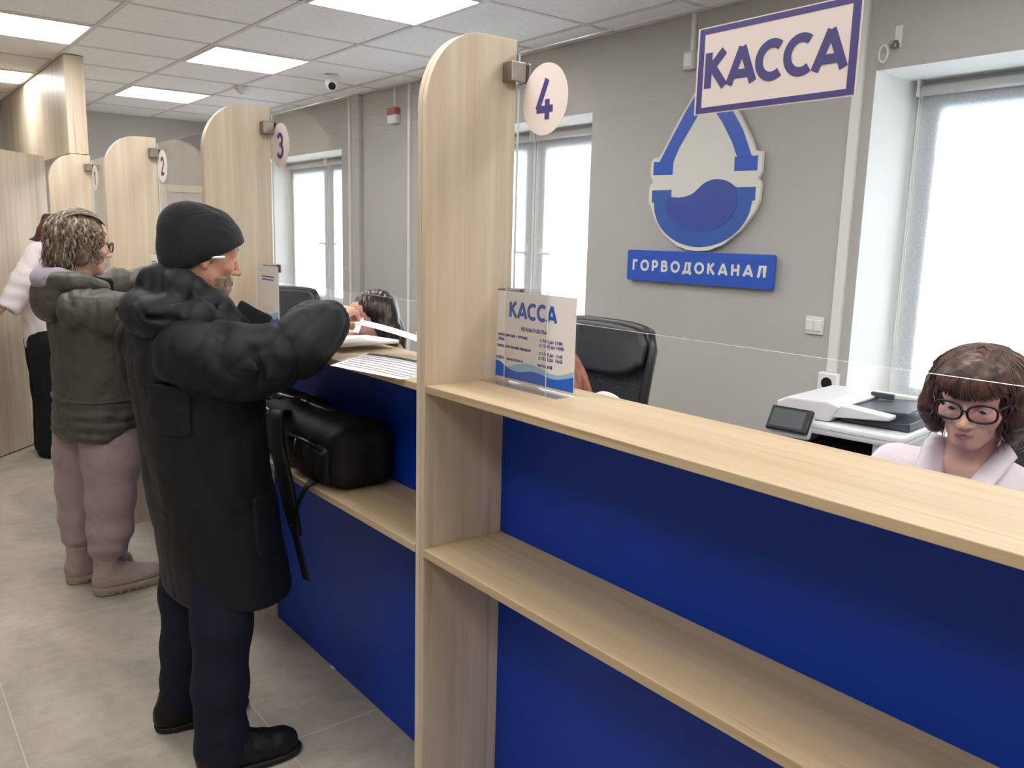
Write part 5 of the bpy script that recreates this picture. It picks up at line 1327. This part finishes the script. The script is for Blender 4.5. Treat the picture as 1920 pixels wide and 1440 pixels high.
# woman in glasses at the near desk
HMc = rmat(PI+.20, .22, -.02); HOc = (1.797, .731, 1.183)
t, S, cs = clerk('seated woman with brown bob and dark glasses in a pale lab coat, looking down', (1.87, .78, 0), HMc, HOc, .90, .85, ((1.95, .79, .60), (1.862, .755, 1.030)),
    (((1.85, .900, .965), (1.70, 1.00, .80), (1.52, .93, .775)), ((1.88, .585, .965), (1.74, .50, .80), (1.54, .60, .775))), PI+.08, h=.0034)
brows(t, S, brow_m, .004)
spectacles(t, S, spec_m, .0290, .0240, .110, -.005, .12)
hair3b = m_hair('chestnut_hair', (92, 58, 46), (132, 86, 66), .35); hair3 = m_hair('red_brown_hair', (48, 33, 28), (92, 62, 50), .4)
K = Sdf(); K.set(HMc, HOc, .90); K.zk = .86; K.ell((.046, 0, .066), (.056, .068, .056), .02); K.ell((-.022, 0, .030), (.103, .090, .095), .02); K.ell((-.06, 0, -.05), (.066, .090, .075), .05)
for q in (-1, 1): K.chain([(.012, q*.080, .02), (.010, q*.086, -.045), (.000, q*.082, -.100)], [.030, .030, .022], .03)
K.ell((.112, 0, -.050), (.080, .064, .088), .012, 's')
K.obj('hair', hair3, t, .0036, lambda P: .003*wob(P, 80, 121)+.0016*wob(P, 190, 122))
m = MB(); rr = random.Random(11); paths = []
for i in range(520):
    az = rr.uniform(.62, 2*PI-.62)
    paths.append((scalp_path(az, rr.uniform(.0, .8), rr.uniform(1.6, 1.95), rr.uniform(.06, .125), (.106+rr.uniform(-.005, .006), .097+rr.uniform(-.006, .006), .098), (-.022, 0, .030), rr.uniform(.004, .010), rr.uniform(0, 6), rr.uniform(-.12, .22), 13, rr.uniform(-.2, .2)), rr.uniform(.7, 1.3)))
for i in range(230):   # side-swept fringe
    y0 = rr.uniform(-1, 1); e = .074*y0; st = .020; P = []
    zt = .030+.010*abs(y0)**2+rr.uniform(-.006, .010)
    for k in range(9):
        s_ = k/8; yy = st*(1-s_)*.6+e*(.35+.65*s_)-.014*math.sin(PI*s_)
        z = .130+(zt-.130)*s_**1.15; q = max(0.0, 1-((z-.030)/.106)**2-(yy/.100)**2); P.append((-.022+.131*math.sqrt(q)+.004*math.sin(PI*s_)+rr.uniform(-.001, .001), yy, z))
    paths.append((P, rr.uniform(.7, 1.2)))
locks(m, S, paths, .0046, tones=3); m.obj('hair_locks', [hair3, hair3, hair3b], t, smooth=True)
# open collar of the coat, blue neck cord
for P in ([(1.845, .800, 1.068), (1.775, .772, .985), (1.755, .822, 1.005), (1.82, .835, 1.058)], [(1.852, .690, 1.082), (1.775, .728, .985), (1.745, .668, .995), (1.82, .650, 1.062)]):
    P = [np.array(p) for p in P]; flip = P[0][1] < .75
    if flip: P = [P[3], P[2], P[1], P[0]]
    sheet('lapel', lambda u, v, P=P: (1-u)*(1-v)*P[0]+u*(1-v)*P[1]+u*v*P[2]+(1-u)*v*P[3]+np.array((-.010, 0, .012))*math.sin(PI*v)*(1-.5*u), coat_w, cs, 10, 8, .003)
m = MB(); m.tube([(1.865, .698, 1.045), (1.815, .69, 1.012), (1.775, .700, .965), (1.755, .72, .90)], .0035, 6); m.obj('neck_cord', plain('bright_blue_cord', (40, 70, 220), .5), cs, smooth=True, label='bright blue neck cord')

# dark-haired woman at the third desk
HMd = rmat(PI-.12, .28, 0); HOd = (1.605, 2.935, 1.142)
t, S, cs = clerk('woman with long dark hair bent over the desk behind the handed-over paper', (1.70, 2.86, 0), HMd, HOd, .88, 1.0, ((1.83, 2.86, .60), (1.665, 2.885, 1.010)),
    (((1.66, 3.04, .95), (1.54, 3.12, .80), (1.40, 3.06, .775)), ((1.70, 2.72, .96), (1.56, 2.66, .80), (1.42, 2.74, .775))), PI-.1, h=.0042, skin=skin_a)
brows(t, S, hair2)
hair4 = m_hair('near_black_hair', (34, 26, 25), (58, 44, 40), .3)
K = Sdf(); K.set(HMd, HOd, .88); K.ell((-.022, 0, .036), (.104, .088, .098), .02); K.ell((.105, .0, -.035), (.085, .066, .100), .01, 's'); K.box((.108, 0, -.07), (.07, .12, .105), .02, .02, 's'); K.set()
K.chain([(1.64, 2.885, 1.18), (1.635, 2.850, 1.10), (1.61, 2.835, .99)], [.040, .042, .036], .03); K.chain([(1.66, 2.95, 1.18), (1.68, 2.93, 1.08), (1.69, 2.91, .96)], [.06, .06, .05], .03)
K.obj('hair', hair4, t, .004, lambda P: .0015*np.sin(220*(P[:, 0]-P[:, 1])+2*wob(P, 20, 131))+.0015*wob(P, 40, 132))

# red-haired clerk mostly hidden by the desk sign
HMe = rmat(PI+.1, .55, 0); HOe = (1.535, 1.758, 1.055)
t, S, cs = clerk('red-haired clerk in white, mostly hidden behind the desk sign', (1.66, 1.80, 0), HMe, HOe, .88, 1.0, ((1.74, 2.04, .60), (1.622, 1.750, .985)),
    (((1.60, 1.885, .93), (1.48, 1.95, .79), (1.36, 1.88, .775)), ((1.63, 1.640, .985), (1.50, 1.56, .79), (1.37, 1.60, .775))), PI, h=.0045, coatm=blouse_m)
hair5 = m_hair('copper_hair', (118, 56, 38), (160, 84, 56), .4)
K = Sdf(); K.set(HMe, HOe, .88); K.ell((-.022, 0, .036), (.106, .090, .098), .02); K.ell((-.06, 0, -.04), (.06, .086, .08), .04)
for q in (-1, 1): K.chain([(.01, q*.078, .02), (.012, q*.084, -.05), (.004, q*.075, -.125)], [.030, .030, .014], .03)
K.ell((.110, 0, -.045), (.080, .062, .09), .01, 's'); K.obj('hair', hair5, t, .004, lambda P: .002*np.sin(200*P[:, 1]+150*P[:, 0]+3*wob(P, 15, 141))+.0016*wob(P, 60, 142))
# ------------------------------------------------------------------ daylight and exposure
sc = bpy.context.scene
W = bpy.data.worlds.new('sky'); sc.world = W; W.use_nodes = True
nt = W.node_tree; bg = nt.nodes['Background']
bg.inputs['Color'].default_value = (.80, .90, 1.0, 1); bg.inputs['Strength'].default_value = 9.0
sd = bpy.data.lights.new('sun', 'SUN'); sd.energy = 20.0; sd.angle = .02; sd.color = (1, .95, .88)
so = bpy.data.objects.new('sun', sd); C.objects.link(so)
from mathutils import Vector
so.rotation_euler = Vector((-1, .45, -.80)).to_track_quat('-Z', 'Y').to_euler(); so.location = (6, 2, 5)
for a, b in WIN:    # sampling portals in the window openings
    ld = bpy.data.lights.new('window_portal', 'AREA'); ld.shape = 'RECTANGLE'; ld.size = ZT-ZS; ld.size_y = b-a; ld.cycles.is_portal = True
    lo = bpy.data.objects.new('window_portal', ld); C.objects.link(lo); lo.location = (XW+.495, (a+b)/2, (ZS+ZT)/2); lo.rotation_euler = (0, PI/2, 0)
vs = sc.view_settings
sc.display_settings.display_device = 'sRGB'
vs.view_transform = 'Standard'; vs.look = 'None'; vs.gamma = 1; vs.use_curve_mapping = False; vs.exposure = 0.0
sc.cycles.use_denoising = True
sc.cycles.max_bounces = 10; sc.cycles.diffuse_bounces = 6; sc.cycles.glossy_bounces = 4; sc.cycles.transparent_max_bounces = 24; sc.cycles.transmission_bounces = 6
sc.cycles.caustics_reflective = False; sc.cycles.caustics_refractive = False
sc.cycles.sample_clamp_indirect = 6
